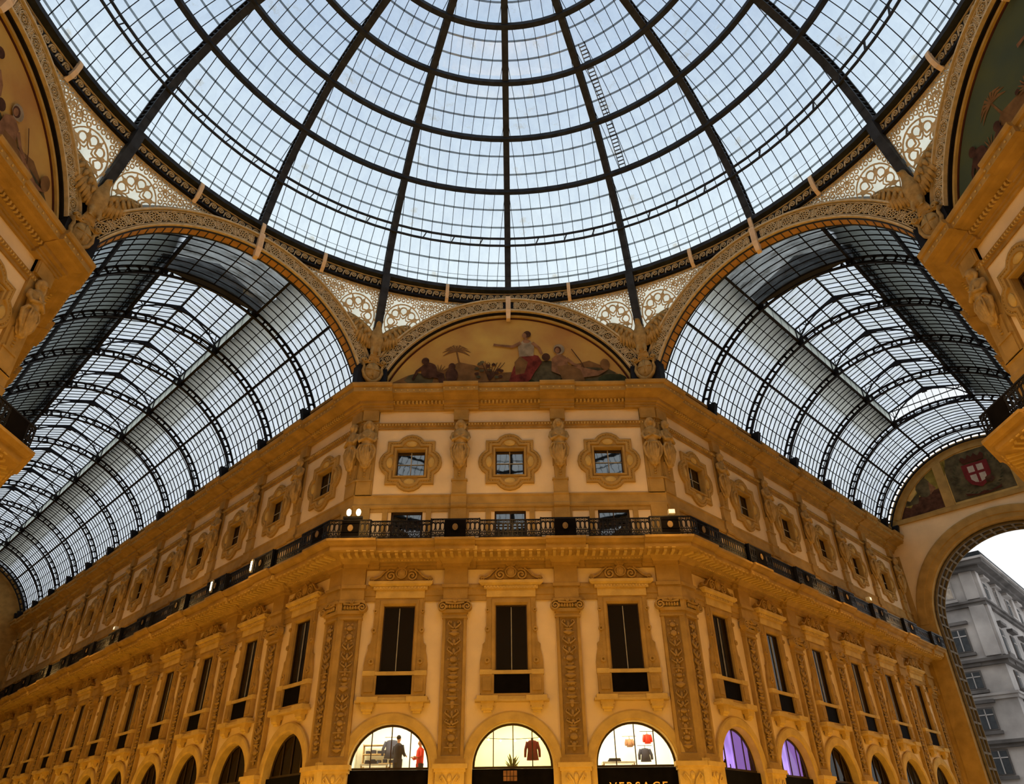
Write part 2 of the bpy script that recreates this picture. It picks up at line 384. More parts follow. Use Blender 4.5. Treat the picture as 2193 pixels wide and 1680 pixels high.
ORD=['first','second','third','fourth','fifth','sixth','seventh','eighth','ninth','tenth','eleventh','twelfth','thirteenth']
def places():
    out=[]
    for i,n in enumerate(('left','centre','right')): out.append((FC,(-4.75,0,4.75)[i],'on the centre wall, %s of its three'%n,'C',i))
    for i in range(NR): out.append((FR,2.98+BAY*i,'on right arcade wall, %s from centre corner'%ORD[i],'R',i))
    for i in range(NL): out.append((FL,-(2.98+BAY*i),'on left arcade wall, %s from centre corner'%ORD[i],'L',i))
    return out
def pil_places():
    out=[]
    for i,n in enumerate(('left','right')): out.append((FC,(-2.38,2.38)[i],'on the centre wall, the %s one'%n,'C',i))
    for i in range(NR): out.append((FR,5.35+BAY*i,'on right arcade wall, %s from centre corner'%ORD[i],'R',i))
    for i in range(NL): out.append((FL,-(5.35+BAY*i),'on left arcade wall, %s from centre corner'%ORD[i],'L',i))
    return out
NEAR=[(FW,4.75,'on near left wall at photo edge','W',0),(FE,-4.75,'on near right wall at photo edge','E',0)]

# ---------------------------- structure
cC=[-4.75,0,4.75]; pC=[-2.38,2.38]
cR=[2.98+BAY*i for i in range(NR)]; pR=[5.35+BAY*i for i in range(NR)]
cL=[-(2.98+BAY*i) for i in range(NL)]; pL=[-(5.35+BAY*i) for i in range(NL)]
struct('wall_centre',wall_mesh(-S,S,cC),'plaster',FC.loc,FC.a)
struct('wall_right_arcade',wall_mesh(0,ENDR,cR),'plaster',FR.loc,FR.a)
struct('wall_left_arcade',wall_mesh(-ENDL,0,cL),'plaster',FL.loc,FL.a)
struct('wall_left',wall_mesh(-S,S,[4.75],upper=True),'plaster',FW.loc,FW.a)
struct('wall_right',wall_mesh(-S,S,[-4.75],upper=True),'plaster',FE.loc,FE.a)
cRo=[-c for c in cR]; cLo=[-c for c in cL]
struct('wall_right_arcade_opposite',wall_mesh(-ENDR,0,[]),'plaster',FRo.loc,FRo.a)
struct('wall_left_arcade_opposite',wall_mesh(0,ENDL,[]),'plaster',FLo.loc,FLo.a)
for f,a,b in((FC,-S+1.5,S-1.5),(FR,4.2,ENDR),(FL,-ENDL,-4.2),(FW,-S+1.5,S-1.5),(FE,-S+1.5,S-1.5)):
    TRIM[0]+=1; struct('trim_%d'%TRIM[0],mass(a,b),'void',f.loc,f.a)
for f,a,b,nm in((FRo,-ENDR,0,'r'),(FLo,0,ENDL,'l')):
    mb=MB(); mb.box(a,b,.1,.3,0,22.2); TRIM[0]+=1; struct('trim_%d'%TRIM[0],mb,'void',f.loc,f.a)
T4=TAN
trims(FC,-S,S,-T4,T4,cC,pC,[(-S,-S+1.45,.16),(S-1.45,S,.16)])
trims(FR,0,ENDR,-T4,0,cR,pR,[(0,1.3,.16)])
trims(FL,-ENDL,0,0,T4,cL,pL,[(-1.3,0,.16)])
trims(FW,-S,S,-T4,T4,[-4.75,0,4.75],pC,[(-S,-S+1.45,.16),(S-1.45,S,.16)])
trims(FE,-S,S,-T4,T4,[-4.75,0,4.75],pC,[(-S,-S+1.45,.16),(S-1.45,S,.16)])
trims(FRo,-ENDR,0,0,T4,[],[-p for p in pR],[(-1.3,0,.16)])
trims(FLo,0,ENDL,-T4,0,[],[-p for p in pL],[(0,1.3,.16)])
# low parapets carrying the vault glass
for f,a,b in((FR,.0,ENDR),(FL,-ENDL,0),(FRo,-ENDR,0),(FLo,0,ENDL)):
    mb=MB(); mb.box(a,b,-.52,.3,21.36,22.08); mb.box(a,b,-.60,.3,22.0,22.16)
    TRIM[0]+=1; struct('trim_%d'%TRIM[0],mb,'stone_deep',f.loc,f.a)
# back half of the octagon (behind the photographer)
for k,nm in((3,'wall_back_right'),(4,'wall_back'),(5,'wall_back_left')):
    f=side(k); mb=MB(); mb.box(-S,S,0,.3,0,22.3); mb.box(-S,S,-1.1,0,20.7,21.3); mb.box(-S,S,-1.4,0,12.5,13.1)
    struct(nm,mb,'plaster',f.loc,f.a)
    mb=MB(); P=[(S,22.3)]+[(7.2*cos(t*PI/16)*1.0,min(27.2,21.5+6.2*sin(t*PI/16))) for t in range(1,16)]+[(-S,22.3)]
    mb.prism(P,0,.2); TRIM[0]+=1; struct('trim_%d'%TRIM[0],mb,'pgold',f.loc,f.a)
mb=MB(); mb.box(-60,60,-30,90,-.1,0); struct('floor',mb,'paving')

# ------------------------------------------------------------------ window kinds
def quat(h,a,e,n=6):
    """square of half side h with a round lobe (half chord a, rise e) on each side, counter-clockwise"""
    r=(a*a+e*e)/(2*e); c=h+e-r; t0=math.asin(min(1,a/r)); 
    if a>r or e>r: t0=PI-t0 if e>r else t0
    one=[(h,-h),(h,-a)]+[(c+r*cos(t),r*sin(t)) for t in [-t0+2*t0*i/n for i in range(1,n)]]+[(h,a)]
    out=[]
    for k in range(4):
        ca,sa=cos(k*PI/2),sin(k*PI/2); out+=[(x*ca-z*sa,x*sa+z*ca) for x,z in one]
    return out
def sqlike(h,n=6):
    one=[(h,-h),(h,-h*.6)]+[(h,-h*.6+1.2*h*i/n) for i in range(1,n)]+[(h,h*.6)]
    out=[]
    for k in range(4):
        ca,sa=cos(k*PI/2),sin(k*PI/2); out+=[(x*ca-z*sa,x*sa+z*ca) for x,z in one]
    return out
def sh(o,dx,dz): return [(x+dx,z+dz) for x,z in o]
def mk_quatrefoil():
    t=thing('quatrefoil_window','','window'); zc=17.43
    Z=lambda o:sh(o,0,zc)
    m=MB(); m.frame([(Z(quat(1.15,.62,.36)),0),(Z(quat(1.15,.62,.36)),-.10),(Z(quat(1.10,.58,.36)),-.13),(Z(quat(1.04,.55,.36)),-.13),(Z(quat(1.02,.54,.36)),-.09),
                   (Z(quat(.99,.52,.36)),-.09),(Z(quat(.96,.50,.35)),-.15),(Z(quat(.86,.44,.32)),-.15),(Z(quat(.84,.42,.30)),-.07),(Z(sqlike(.80)),-.05),(Z(sqlike(.78)),-.12),(Z(sqlike(.70)),-.12),(Z(sqlike(.68)),-.06),(Z(sqlike(.67)),.30)])
    m.build('stone_surround','stone',t)
    m=MB()
    for k in range(4):
        a=k*PI/2; x,z=1.03*cos(a),1.03*sin(a)
        m.ball((x,-.06,z+zc),(.20 if k%2==0 else .30,.06,.30 if k%2==0 else .20),10,6)
    # bead row
    o=quat(1.0,.53,.36,10); 
    for i in range(len(o)):
        x0,z0=o[i]; x1,z1=o[(i+1)%len(o)]; L=math.hypot(x1-x0,z1-z0); k=max(1,int(L/.11))
        for j in range(k):
            m.ball((x0+(x1-x0)*j/k,-.11,z0+(z1-z0)*j/k+zc),.028,4,3)
    m.build('carved_ornament','stone_light',t,True)
    m=MB(); m.frame([(Z(sqlike(.67)),.22),(Z(sqlike(.67)),.18),(Z(sqlike(.62)),.18),(Z(sqlike(.62)),.24)])
    wf=m.build('window_frame','woodframe',t)
    m=MB(); m.box(-.02,.02,.17,.20,zc-.64,zc+.64); m.box(-.64,.64,.17,.20,zc-.015,zc+.015); m.build('glazing_bars','greyframe',wf)
    m=MB(); m.box(-.64,.64,.215,.225,zc-.64,zc+.64); m.build('pane','pane',t)
    return t
def mk_attic():
    t=thing('attic_window','','window')
    m=MB(); m.frame([([(-.72,13.15),(.72,13.15),(.72,14.96),(-.72,14.96)],0),([(-.72,13.15),(.72,13.15),(.72,14.96),(-.72,14.96)],.25)]); m.build('reveal','stone_deep',t)
    m=MB(); m.box(-.70,.70,.10,.14,14.84,14.94); m.box(-.70,-.64,.10,.14,13.15,14.9); m.box(.64,.70,.10,.14,13.15,14.9); m.box(-.02,.02,.1,.13,13.15,14.86); m.box(-.66,.66,.1,.13,14.2,14.23); m.build('window_frame','woodframe',t)
    m=MB(); m.box(-.66,.66,.145,.15,13.15,14.88); m.build('pane','pane',t)
    return t
def spiral(cx,cz,r0,r1,a0,turns,n=22,dirn=1):
    return [(cx+(r0+(r1-r0)*i/n)*cos(a0+dirn*turns*2*PI*i/n),cz+(r0+(r1-r0)*i/n)*sin(a0+dirn*turns*2*PI*i/n)) for i in range(n+1)]
def mk_tall():
    t=thing('pedimented_window','','window')
    # architrave and jambs
    m=MB(); rect=lambda h,z0,z1:[(-h,z0),(h,z0),(h,z1),(-h,z1)]
    m.frame([(rect(.98,7.9,10.98),0),(rect(.98,7.9,10.98),-.12),(rect(.84,7.9,10.84),-.12),(rect(.82,7.9,10.80),-.17),(rect(.72,7.9,10.66),-.17),(rect(.66,7.9,10.58),-.09),(rect(.66,7.9,10.58),.30)])
    # side consoles that swell toward the sill
    for sg in(-1,1):
        P=[(.82,10.9),(1.05,10.9),(1.05,9.9),(1.06,9.3),(1.10,9.05),(1.20,8.95),(1.20,8.75),(1.26,8.5),(1.30,8.2),(1.30,7.95),(1.28,7.74),(.82,7.74)]
        m.prism([(sg*x,z) for x,z in (P if sg<0 else P[::-1])],-.10,0)
        for zz,rr in((10.35,.09),(9.55,.11),(8.30,.12)):
            m.annulus((sg*1.0,zz),rr*.4,rr,-.17,-.08,10)
    m.box(-1.28,-.72,-.2,0,7.02,7.74); m.box(.72,1.28,-.2,0,7.02,7.74)
    m.box(-1.18,-.82,-.25,-.18,7.12,7.62); m.box(.82,1.18,-.25,-.18,7.12,7.62)
    m.box(-1.25,1.25,-.2,0,6.90,7.02)
    m.build('stone_surround','stone',t)
    m=MB(); m.box(-.86,.86,-.20,.25,7.76,7.90); m.box(-1.30,-.8,-.22,0,7.74,7.93); m.box(.8,1.30,-.22,0,7.74,7.93); m.build('sill','stone_light',t)
    # entablature over the head
    m=MB(); m.box(-1.05,1.05,-.16,0,10.9,11.28)
    x=-1.15
    while x<1.12: m.box(x,x+.07,-.28,-.2,11.28,11.36); x+=.135
    m.box(-1.16,1.16,-.24,0,11.24,11.38)
    m.add([(-1.25,-.28,11.38),(1.25,-.28,11.38),(1.38,-.37,11.46),(-1.38,-.37,11.46),(-1.38,-.37,11.58),(1.38,-.37,11.58),(1.38,0,11.58),(-1.38,0,11.58),(-1.25,0,11.38),(1.25,0,11.38)],
          [(0,1,2,3),(3,2,5,4),(4,5,6,7),(0,3,4,7,8),(1,9,6,5,2),(0,8,9,1)])
    m.build('cornice_shelf','stone_light',t)
    m=MB()
    P=[(-1.30,11.58),(1.30,11.58),(1.30,11.70),(1.12,11.66),(.9,11.76),(.72,11.95),(.55,12.10),(.32,12.18),(0,12.22),(-.32,12.18),(-.55,12.10),(-.72,11.95),(-.9,11.76),(-1.12,11.66),(-1.30,11.70)]
    m.prism(P,-.14,0)
    for sg in(-1,1):
        m.strip([(sg*x,z) for x,z in spiral(.46,11.84,.24,.05,2.2,1.6,26,-1)],.07,-.27,-.12)
        m.strip([(sg*x,z) for x,z in [(1.30,11.72),(1.1,11.72),(.92,11.82),(.76,12.0),(.58,12.12)]],.07,-.26,-.12)
        m.strip([(sg*x,z) for x,z in spiral(1.24,11.70,.11,.03,0,1.3,14)],.05,-.24,-.12)
        m.ball((sg*.46,-.18,11.84),.07,6,5)
    m.ball((0,-.2,11.95),(.20,.13,.24),10,8); m.annulus((0,11.95),.2,.25,-.28,-.12,14)
    for a in(-60,-30,0,30,60): m.strip([(0,12.14),(.22*sin(R_(a)),12.14+.36*cos(R_(a)))],.13,-.20,-.01,taper=.6)
    m.build('pediment','stone',t)
    # shelf on two brackets
    m=MB(); m.box(-1.36,1.36,-.28,0,6.80,6.90); m.box(-1.48,1.48,-.35,0,6.71,6.80)
    for sg in(-1,1):
        m.box(sg*.98-.42,sg*.98+.42,-.40,0,6.72,6.92); m.box(sg*.98-.26,sg*.98+.26,-.30,0,6.56,6.72)
        m.tube([(sg*.98-.22,-.18,6.52),(sg*.98+.22,-.18,6.52)],.12,8)
        m.tube([(sg*.98-.16,-.12,6.40),(sg*.98+.16,-.12,6.40)],.09,8)
    m.build('bracketed_shelf','stone_light',t)
    m=MB(); m.frame([(rect(.66,7.92,10.58),.06),(rect(.66,7.92,10.58),.02),(rect(.62,7.96,10.53),.02),(rect(.62,7.96,10.53),.08)]); wf=m.build('window_frame','woodframe',t)
    m=MB(); m.box(-.015,.015,.01,.05,7.95,10.5); m.build('mullion','greyframe',wf)
    m=MB(); m.box(-.64,.64,.06,.065,7.93,10.56); m.build('pane','pane_black',t)
    m=MB(); m.box(-.74,.74,-.12,-.06,7.01,7.77); m.build('lower_panel','black',t)
    return t
M['pane_black']=mat('black window glass',(.003,.002,.002),.12,var=.1,spec=.3)
def mk_arch(lit):
    t=thing('arched_shop_window','','window'); n=24
    P=[]
    for i in range(n+1):
        a=PI*i/n; P.append((cos(a),sin(a)))
    def arc(r,y): return [(r*c,y,4.43+r*s_) for c,s_ in P]
    m=MB()
    rings=[arc(1.96,0),arc(1.96,-.10),arc(1.90,-.14),arc(1.64,-.14),arc(1.60,-.10),arc(1.55,-.10),arc(1.55,.35)]
    m.loft(rings,closed=False)
    for sg in(-1,1):
        m.box(min(sg*1.55,sg*1.96),max(sg*1.55,sg*1.96),-.12,.3,3.4,4.44)
    m.build('arch_surround','stone_light',t)
    m=MB(); m.loft([arc(1.55,.30),arc(1.55,.24),arc(1.47,.24),arc(1.47,.30)],closed=False)
    m.box(-1.55,1.55,.22,.32,4.38,4.46)
    for x in(-.75,.02,.77):
        m.box(x-.02,x+.02,.24,.28,4.43,4.43+math.sqrt(1.5**2-x*x))
    m.build('window_frame','woodframe',t)
    m=MB(); m.prism([(1.5*c,4.43+1.5*s_) for c,s_ in P],.285,.295); m.build('pane','pane_clear' if lit else 'pane_dim',t)
    m=MB(); m.box(-1.55,1.55,.08,.16,3.2,4.36); m.build('shop_fascia','black',t)
    return t

def spread(proto,desc,pl,group,off=0,first=True,ndesc=None):
    used=False
    for f,x,where,kd,i in pl:
        lab=desc+' '+where
        loc=f.at(x)
        if not used: proto.location=loc; proto.rotation_euler=(0,0,f.a); proto['label']=lab; proto['group']=group; used=True
        else: dup(proto,lab,loc,f.a,group)
PL=places(); PP=pil_places()
spread(mk_quatrefoil(),'square pane in a lobed stone surround',PL+NEAR,'lobed windows of the upper storey')
spread(mk_attic(),'low dark window behind the black railing',PL,'low windows behind the balcony railing')
spread(mk_tall(),'tall dark window under a scrolled pediment',PL,'tall pedimented windows')
lit=[p for p in PL if p[3]=='C']; pur=[p for p in PL if p[3]=='R' and p[4]<2]
dim=[p for p in PL if not((p[3]=='C') or (p[3]=='R' and p[4]<2))]
spread(mk_arch(True),'brightly lit half-round shop window',lit,'lit half-round windows')
spread(mk_arch(True),'purple lit half-round shop window',pur,'purple half-round windows')
spread(mk_arch(False),'unlit half-round window',dim,'unlit half-round windows')

M['blind']=mat('pale roller blind',(.30,.27,.15),.8)
m=MB(); m.prism([(1.45*cos(PI*i/24),4.46+1.45*sin(PI*i/24)) for i in range(25)],.33,.35)
tag(m.build('window_blind','blind',None,False,FR.at(2.98+BAY*2),FR.a),'pale blind drawn inside the third half-round window of the right arcade','blind')
# ------------------------------------------------------------------ pilasters
def relief(m,cx,w,z0,z1,y,seed):
    rnd=random.Random(seed); z=z0+.1
    while z<z1-.35:
        k=rnd.random(); h=rnd.uniform(.20,.36)
        if k<.3:
            m.lathe([(.03,z),(w*.28,z+.08),(w*.34,z+h*.45),(w*.12,z+h*.7),(w*.26,z+h)],(cx,y),14,sy=.28)
        elif k<.65:
            for sg in(-1,1):
                m.strip([(cx+sg*a,b) for a,b in[(.02,z),(w*.2,z+h*.25),(w*.36,z+h*.55),(w*.30,z+h*.85),(w*.16,z+h*.8)]],.07,y-.05,y+.02,taper=.4)
                m.ball((cx+sg*w*.2,y,z+h*.72),(.05,.04,.05),5,4)
            m.ball((cx,y,z+h*.4),(w*.1,.06,h*.35),6,5)
        elif k<.85:
            m.ball((cx,y,z+h*.5),(w*.22,.07,h*.38),8,6)
            for a in range(6):
                m.ball((cx+w*.3*cos(a*PI/3),y,z+h*.5+w*.3*sin(a*PI/3)),(.05,.04,.05),5,4)
        else:
            m.box(cx-w*.36,cx+w*.36,y-.05,y+.02,z+h*.4,z+h*.55); m.ball((cx,y,z+h*.75),(w*.15,.06,.1),6,5); m.ball((cx,y,z+h*.2),(w*.1,.05,.09),6,5)
        z+=h+.04
def pil_body(xa,xb,cap_l=True,cap_r=True):
    """shaft between xa and xb; returns dict of MBs"""
    c=(xa+xb)/2; w=xb-xa; o={}
    m=MB(); rect=lambda h,z0,z1:[(c-h,z0),(c+h,z0),(c+h,z1),(c-h,z1)]; h=w/2
    m.frame([(rect(h,4.62,10.22),0),(rect(h,4.62,10.22),-.20),(rect(h-.12,4.80,10.02),-.20),(rect(h-.15,4.84,9.98),-.13)])
    m.box(c-h-.05,c+h+.05,-.26,0,4.52,4.70); m.box(c-h-.03,c+h+.03,-.24,0,10.0,10.08)
    o['shaft']=m
    m=MB(); m.add([(c-h+.15,-.135,4.84),(c+h-.15,-.135,4.84),(c+h-.15,-.135,9.98),(c-h+.15,-.135,9.98)],[(0,1,2,3)])
    o['relief_panel']=m
    m=MB(); relief(m,c,w-.26,4.86,9.96,-.19,int(w*100)+3); o['carved_relief']=m
    m=MB(); m.box(c-h-.04,c+h+.04,-.28,0,10.22,10.36)
    m.box(c-h-.1,c+h+.1,-.36,0,10.66,10.76)
    for sg in(-1,1):
        if (sg<0 and not cap_l) or (sg>0 and not cap_r): continue
        m.strip([(c+sg*x,z) for x,z in spiral(h+.02,10.46,.20,.03,1.57,1.8,26,-1)],.06,-.40,-.12)
        m.ball((c+sg*(h+.02),-.26,10.46),(.05,.16,.05),6,5)
    m.strip([(c-h*.8,10.62),(c,10.58),(c+h*.8,10.62)],.07,-.38,-.1)
    k=int(w/.14)
    for i in range(k): m.ball((c-h+.1+(w-.2)*(i+.5)/k,-.30,10.48),(.055,.07,.08),6,5)
    for a in(-40,0,40): m.strip([(c,10.62),(c+.16*sin(R_(a)),10.62+.14*cos(R_(a)))],.08,-.44,-.3,taper=.5)
    o['capital']=m
    m=MB(); m.box(c-h-.02,c+h+.02,-.24,0,10.76,11.30); m.box(c-h-.08,c+h+.08,-.32,0,11.30,11.44); m.box(c-h,c+h,-.24,0,11.44,12.2)
    m.box(c-h-.1,c+h+.1,-.36,0,12.2,12.34); m.add([(c-h-.1,-.36,12.34),(c+h+.1,-.36,12.34),(c+h+.1,0,12.34),(c-h-.1,0,12.34),(c-h-.35,-.72,12.62),(c+h+.35,-.72,12.62),(c+h+.35,0,12.62),(c-h-.35,0,12.62)],[(0,1,5,4),(1,2,6,5),(3,0,4,7)])
    o['entablature_block']=m
    m=MB(); m.box(c-h-.16,c+h+.16,-.40,0,4.36,4.52); m.box(c-h-.10,c+h+.10,-.34,0,4.24,4.36); m.box(c-h-.05,c+h+.05,-.30,0,3.3,4.24)
    for sg in(-1,1): m.strip([(c+sg*x,z) for x,z in[(.03,3.6),(.12,3.9),(.28,4.12),(.36,4.0),(.28,3.9)]],.07,-.36,-.28,taper=.5)
    m.ball((c,-.3,4.05),(.1,.07,.14),8,6)
    o['pedestal_capital']=m
    return o
def mk_pil(xa,xb,label=''):
    t=thing('pilaster',label,'pilaster')
    mats={'shaft':'stone','relief_panel':'relief','carved_relief':'carving','capital':'stone','entablature_block':'stone','pedestal_capital':'stone_light'}
    P={}
    for k,m in pil_body(xa,xb).items(): P[k]=m.build(k,mats[k],P['relief_panel'] if k=='carved_relief' else t)
    return t
spread(mk_pil(-.5,.5),'carved pilaster with scrolled capital',PP,'carved pilasters between the tall windows')
# corner piers : two shafts folded round the corner
def mk_corner():
    t=thing('corner_pilaster','','pilaster')
    mats={'shaft':'stone','relief_panel':'relief','carved_relief':'carving','capital':'stone','entablature_block':'stone','pedestal_capital':'stone_light'}
    # local frame: corner at origin, left face along direction +22.5, right face along -22.5
    RP=[]
    a=pil_body(-.90,-.02,True,False); b=pil_body(.02,.90,False,True)
    for k in mats:
        m=MB()
        def fl(p,sg): # rotate about corner
            an=R_(-22.5)*-sg if False else R_(22.5)*sg
            return (p[0]*cos(an)-p[1]*sin(an),p[0]*sin(an)+p[1]*cos(an),p[2])
        if k in('relief_panel','carved_relief'):
            for j,(g,sg_) in enumerate(((a,-1),(b,1))):
                q=MB().merge(g[k],lambda p:fl(p,sg_)).build(k,mats[k],t if k=='relief_panel' else RP[j])
                if k=='relief_panel': RP.append(q)
            continue
        m.merge(a[k],lambda p:fl(p,-1)); m.merge(b[k],lambda p:fl(p,1))
        # filler wedge in front of the corner
        if k not in('relief_panel','carved_relief'):
            zz={'shaft':(4.62,10.22,.2),'capital':(10.22,10.76,.3),'entablature_block':(10.76,12.5,.24),'pedestal_capital':(3.3,4.62,.36)}[k]
            dz=zz[2]*.975; q=[fl((-.05,-dz,0),-1),(0,-dz/cos(R_(22.5)),0),fl((.05,-dz,0),1),(0,0.1,0)]
            m.add([(x,y,zz[0]) for x,y,_ in q]+[(x,y,zz[1]) for x,y,_ in q],[(0,1,5,4),(1,2,6,5),(0,3,2,1),(4,5,6,7)])
        m.build(k,mats[k],t)
    return t
cr=A/cos(PI/8)
t=mk_corner(); t['label']='double carved pilaster folded round the corner left of the centre wall'; 
# corner between left arcade and centre wall: bisector faces outward at azimuth -22.5
t.location=(-S,A,0); t.rotation_euler=(0,0,R_(22.5)*-1+0)
def corner_rot(az): return -R_(az)
# at the left corner the left face belongs to the arcade wall (rot -45) and the right face to the centre wall (rot 0)
t.rotation_euler=(0,0,R_(-22.5))
t2=dup(t,'double carved pilaster folded round the corner right of the centre wall',(S,A,0),R_(22.5))

# ------------------------------------------------------------------ herm statues of the upper storey
def mk_herm(double=False):
    t=thing('herm_statue','','statue')
    m=MB(); m.box(-.34,.34,-.16,0,15.74,16.5); m.box(-.38,.38,-.2,0,16.42,16.5)
    m.add([(-.24,-.18,16.5),(.24,-.18,16.5),(.30,-.2,17.3),(-.30,-.2,17.3),(-.24,0,16.5),(.24,0,16.5),(.30,0,17.3),(-.30,0,17.3)],[(0,1,2,3),(0,3,7,4),(1,5,6,2)])
    m.box(-.33,.33,-.10,0,17.2,19.72)
    m.box(-.36,.36,-.22,0,19.70,20.3)
    m.strip([(0,17.15),(.0,16.9)],.18,-.27,-.18,taper=.4); m.ball((0,-.23,17.08),(.12,.07,.1),6,5)
    for zz in(16.95,16.8,16.68): m.ball((0,-.2,zz),(.09-.02*(17-zz),.05,.05),6,5)
    m.build('tapered_pillar','stone',t)
    m=MB(); n=28
    def ring(z,rx,ry,fold,ph=0,cy=-.3): return [(rx*cos(2*PI*i/n)*(1+fold*cos(7*2*PI*i/n+ph)),cy+ry*sin(2*PI*i/n)*(1+fold*cos(7*2*PI*i/n+ph)),z) for i in range(n)]
    prof=[(17.05,.10,.08,.2),(17.15,.20,.14,.22),(17.35,.27,.17,.16),(17.6,.33,.22,.12),(17.85,.35,.24,.10),(18.05,.31,.21,.07),(18.25,.27,.19,.03),(18.5,.30,.20,0),(18.75,.34,.20,0),(18.92,.36,.18,0),(19.02,.26,.14,0),(19.08,.12,.10,0),(19.2,.10,.10,0)]
    m.loft([ring(z,a,b,f,z*4) for z,a,b,f in prof],cap=(True,True))
    m.ball((0,-.34,19.36),(.15,.17,.20),14,10)                       # head
    m.tube([(0,-.50,19.40),(0,-.53,19.34),(0,-.51,19.31)],[.02,.035,.03],6)   # nose
    m.ball((0,-.47,19.24),(.05,.04,.03),8,6); m.ball((-.06,-.46,19.41),.028,6,5); m.ball((.06,-.46,19.41),.028,6,5)
    m.ball((0,-.28,19.48),(.21,.2,.15),12,8)                         # hair
    for sg in(-1,1):
        m.tube([(sg*.18,-.32,19.45),(sg*.22,-.30,19.25),(sg*.18,-.34,19.05)],[.07,.08,.05],8)
        # arms folded over the chest
        m.tube([(sg*.34,-.28,18.9),(sg*.42,-.33,18.62),(sg*.36,-.46,18.42),(sg*.12,-.54,18.52),(-sg*.10,-.55,18.66)],[.10,.10,.085,.07,.05],8)
        for q in range(4): m.tube([(-sg*.10,-.555,18.62+.03*q),(-sg*.20,-.56,18.67+.035*q)],.018,5)
        m.tube([(sg*.30,-.40,18.25),(sg*.42,-.34,18.0),(sg*.36,-.36,17.6),(sg*.22,-.38,17.3)],[.06,.08,.07,.03],8)
    for a in range(-2,3): m.tube([(a*.10,-.50,18.25),(a*.14,-.54,17.9),(a*.09,-.48,17.45),(a*.03,-.40,17.15)],[.03,.045,.04,.02],6)
    m.tube([(-.3,-.42,18.22),(0,-.53,18.16),(.3,-.42,18.22)],.055,8)
    remeshed(m,'figure','statue',.022,t,iters=1)
    return t
h0=mk_herm()
spread(h0,'draped stone figure with folded arms',PP,'draped herm figures between the lobed windows')
CN=[(-S,A,-22.5,'at the left corner of the centre wall'),(S,A,22.5,'at the right corner of the centre wall')]
for x,y,an,wh in CN:
    sgn=-1 if x<0 else 1
    for off,side_ in ((-.34,'left'),(.34,'right')):
        # one figure on each face of the folded corner
        fa = R_(-45 if (x<0 and off<0) else (0 if (x<0 or off<0) else 45))
        lx = x+off*cos(fa); ly=y+off*sin(fa)
        dup(h0,'draped stone figure of a pair %s, %s one'%(wh,side_),(lx,ly,0),fa,'paired corner figures')
# corner figures of the near walls
dup(h0,'draped stone figure at the corner of the near left wall',FW.at(S-.55),FW.a,'near corner figures')
dup(h0,'draped stone figure at the corner of the near right wall',FE.at(-S+.55),FE.a,'near corner figures')
mb=MB()
# blank corner piers of upper storey
for f,x0,x1 in((FC,-S,-S+.76),(FC,S-.76,S),(FR,0,.8),(FL,-.8,0),(FW,S-1,S),(FE,-S,-S+1)):
    m=MB(); m.box(x0,x1,-.12,0,15.7,20.35); m.box(x0,x1,-.16,0,13.1,15.1); m.box(x0-.0,x1,-.2,0,19.72,20.3)
    TRIM[0]+=1; struct('trim_%d'%TRIM[0],m,'stone',f.loc,f.a)
for f,ps in((FC,pC),(FR,pR),(FL,pL)):
    m=MB()
    for p in ps: m.box(p-.36,p+.36,-.14,0,13.1,15.1)
    TRIM[0]+=1; struct('trim_%d'%TRIM[0],m,'stone',f.loc,f.a)

# ------------------------------------------------------------------ balcony railings
def railing_geo(L,y,posts=True):
    m=MB(); z0,z1=13.08,13.94
    m.box(-L/2,L/2,y-.03,y+.03,z1-.05,z1); m.box(-L/2,L/2,y-.025,y+.025,z0+.06,z0+.10); m.box(-L/2,L/2,y-.02,y+.02,z1-.20,z1-.17); m.box(-L/2,L/2,y-.02,y+.02,z0+.26,z0+.29)
    n=max(2,int(L/.20)); 
    for i in range(n+1):
        x=-L/2+L*i/n
        m.box(x-.02,x+.02,y-.014,y+.014,z0,z1)
        if i<n:
            c=x+L/n/2
            m.annulus((c,z1-.11),.035,.06,y-.012,y+.012,8)
            m.annulus((c,z0+.18),.03,.055,y-.012,y+.012,8)
            for sg in(-1,1): m.strip([(c+sg*.02,z0+.29),(c+sg*.075,z0+.42),(c+sg*.08,z0+.53),(c+sg*.075,z0+.62),(c+sg*.02,z1-.2)],.034,y-.012,y+.012)
            m.strip([(c-.07,z0+.12),(c,z0+.22),(c+.07,z0+.12)],.04,y-.012,y+.012)
    return m
def mk_rail_open(L):
    t=thing('balcony_railing','','railing'); railing_geo(L,-1.34).build('openwork','iron',t)
    m=MB()
    for sg in(-1,1):
        m.box(sg*(L/2)-.03,sg*(L/2)+.03,-1.40,-1.28,13.05,13.98); 
    m.build('end_post','iron',t)
    return t
def mk_rail_plate(L):
    t=thing('railing_plate','','railing')
    m=MB(); y=-1.50; q=.45
    for sg in(-1,1):
        w=(L/2-q); g=railing_geo(w,y); m.merge(g,lambda p:(p[0]+sg*(q+w/2),p[1],p[2]))
        m.box(sg*L/2-.025,sg*L/2+.025,-1.52,-1.34,13.08,13.96)
    m.box(-q,q,y-.03,y+.03,13.87,13.94)
    m.build('openwork','iron',t)
    m=MB(); m.box(-q,q,y-.02,y+.02,13.08,13.89); 
    m.annulus((0,13.55),.17,.21,y-.05,y-.01,18); sp_=m.build('solid_plate','black',t)
    m=MB()
    P=[(.12*cos(2*PI*i/18),13.55+.15*sin(2*PI*i/18)) for i in range(18)]
    m.prism(P,y-.045,y-.02); m.ball((0,y-.05,13.55),(.06,.03,.09),8,6); m.build('medallion','medal',sp_)
    return t
LO=BAY-2.1
ro=mk_rail_open(LO); rp=mk_rail_plate(2.1)
spread(ro,'black openwork railing before the low window',PL,'openwork railings between the plates')
spread(rp,'dark railing plate with round medallion',PP,'railing plates with medallions')
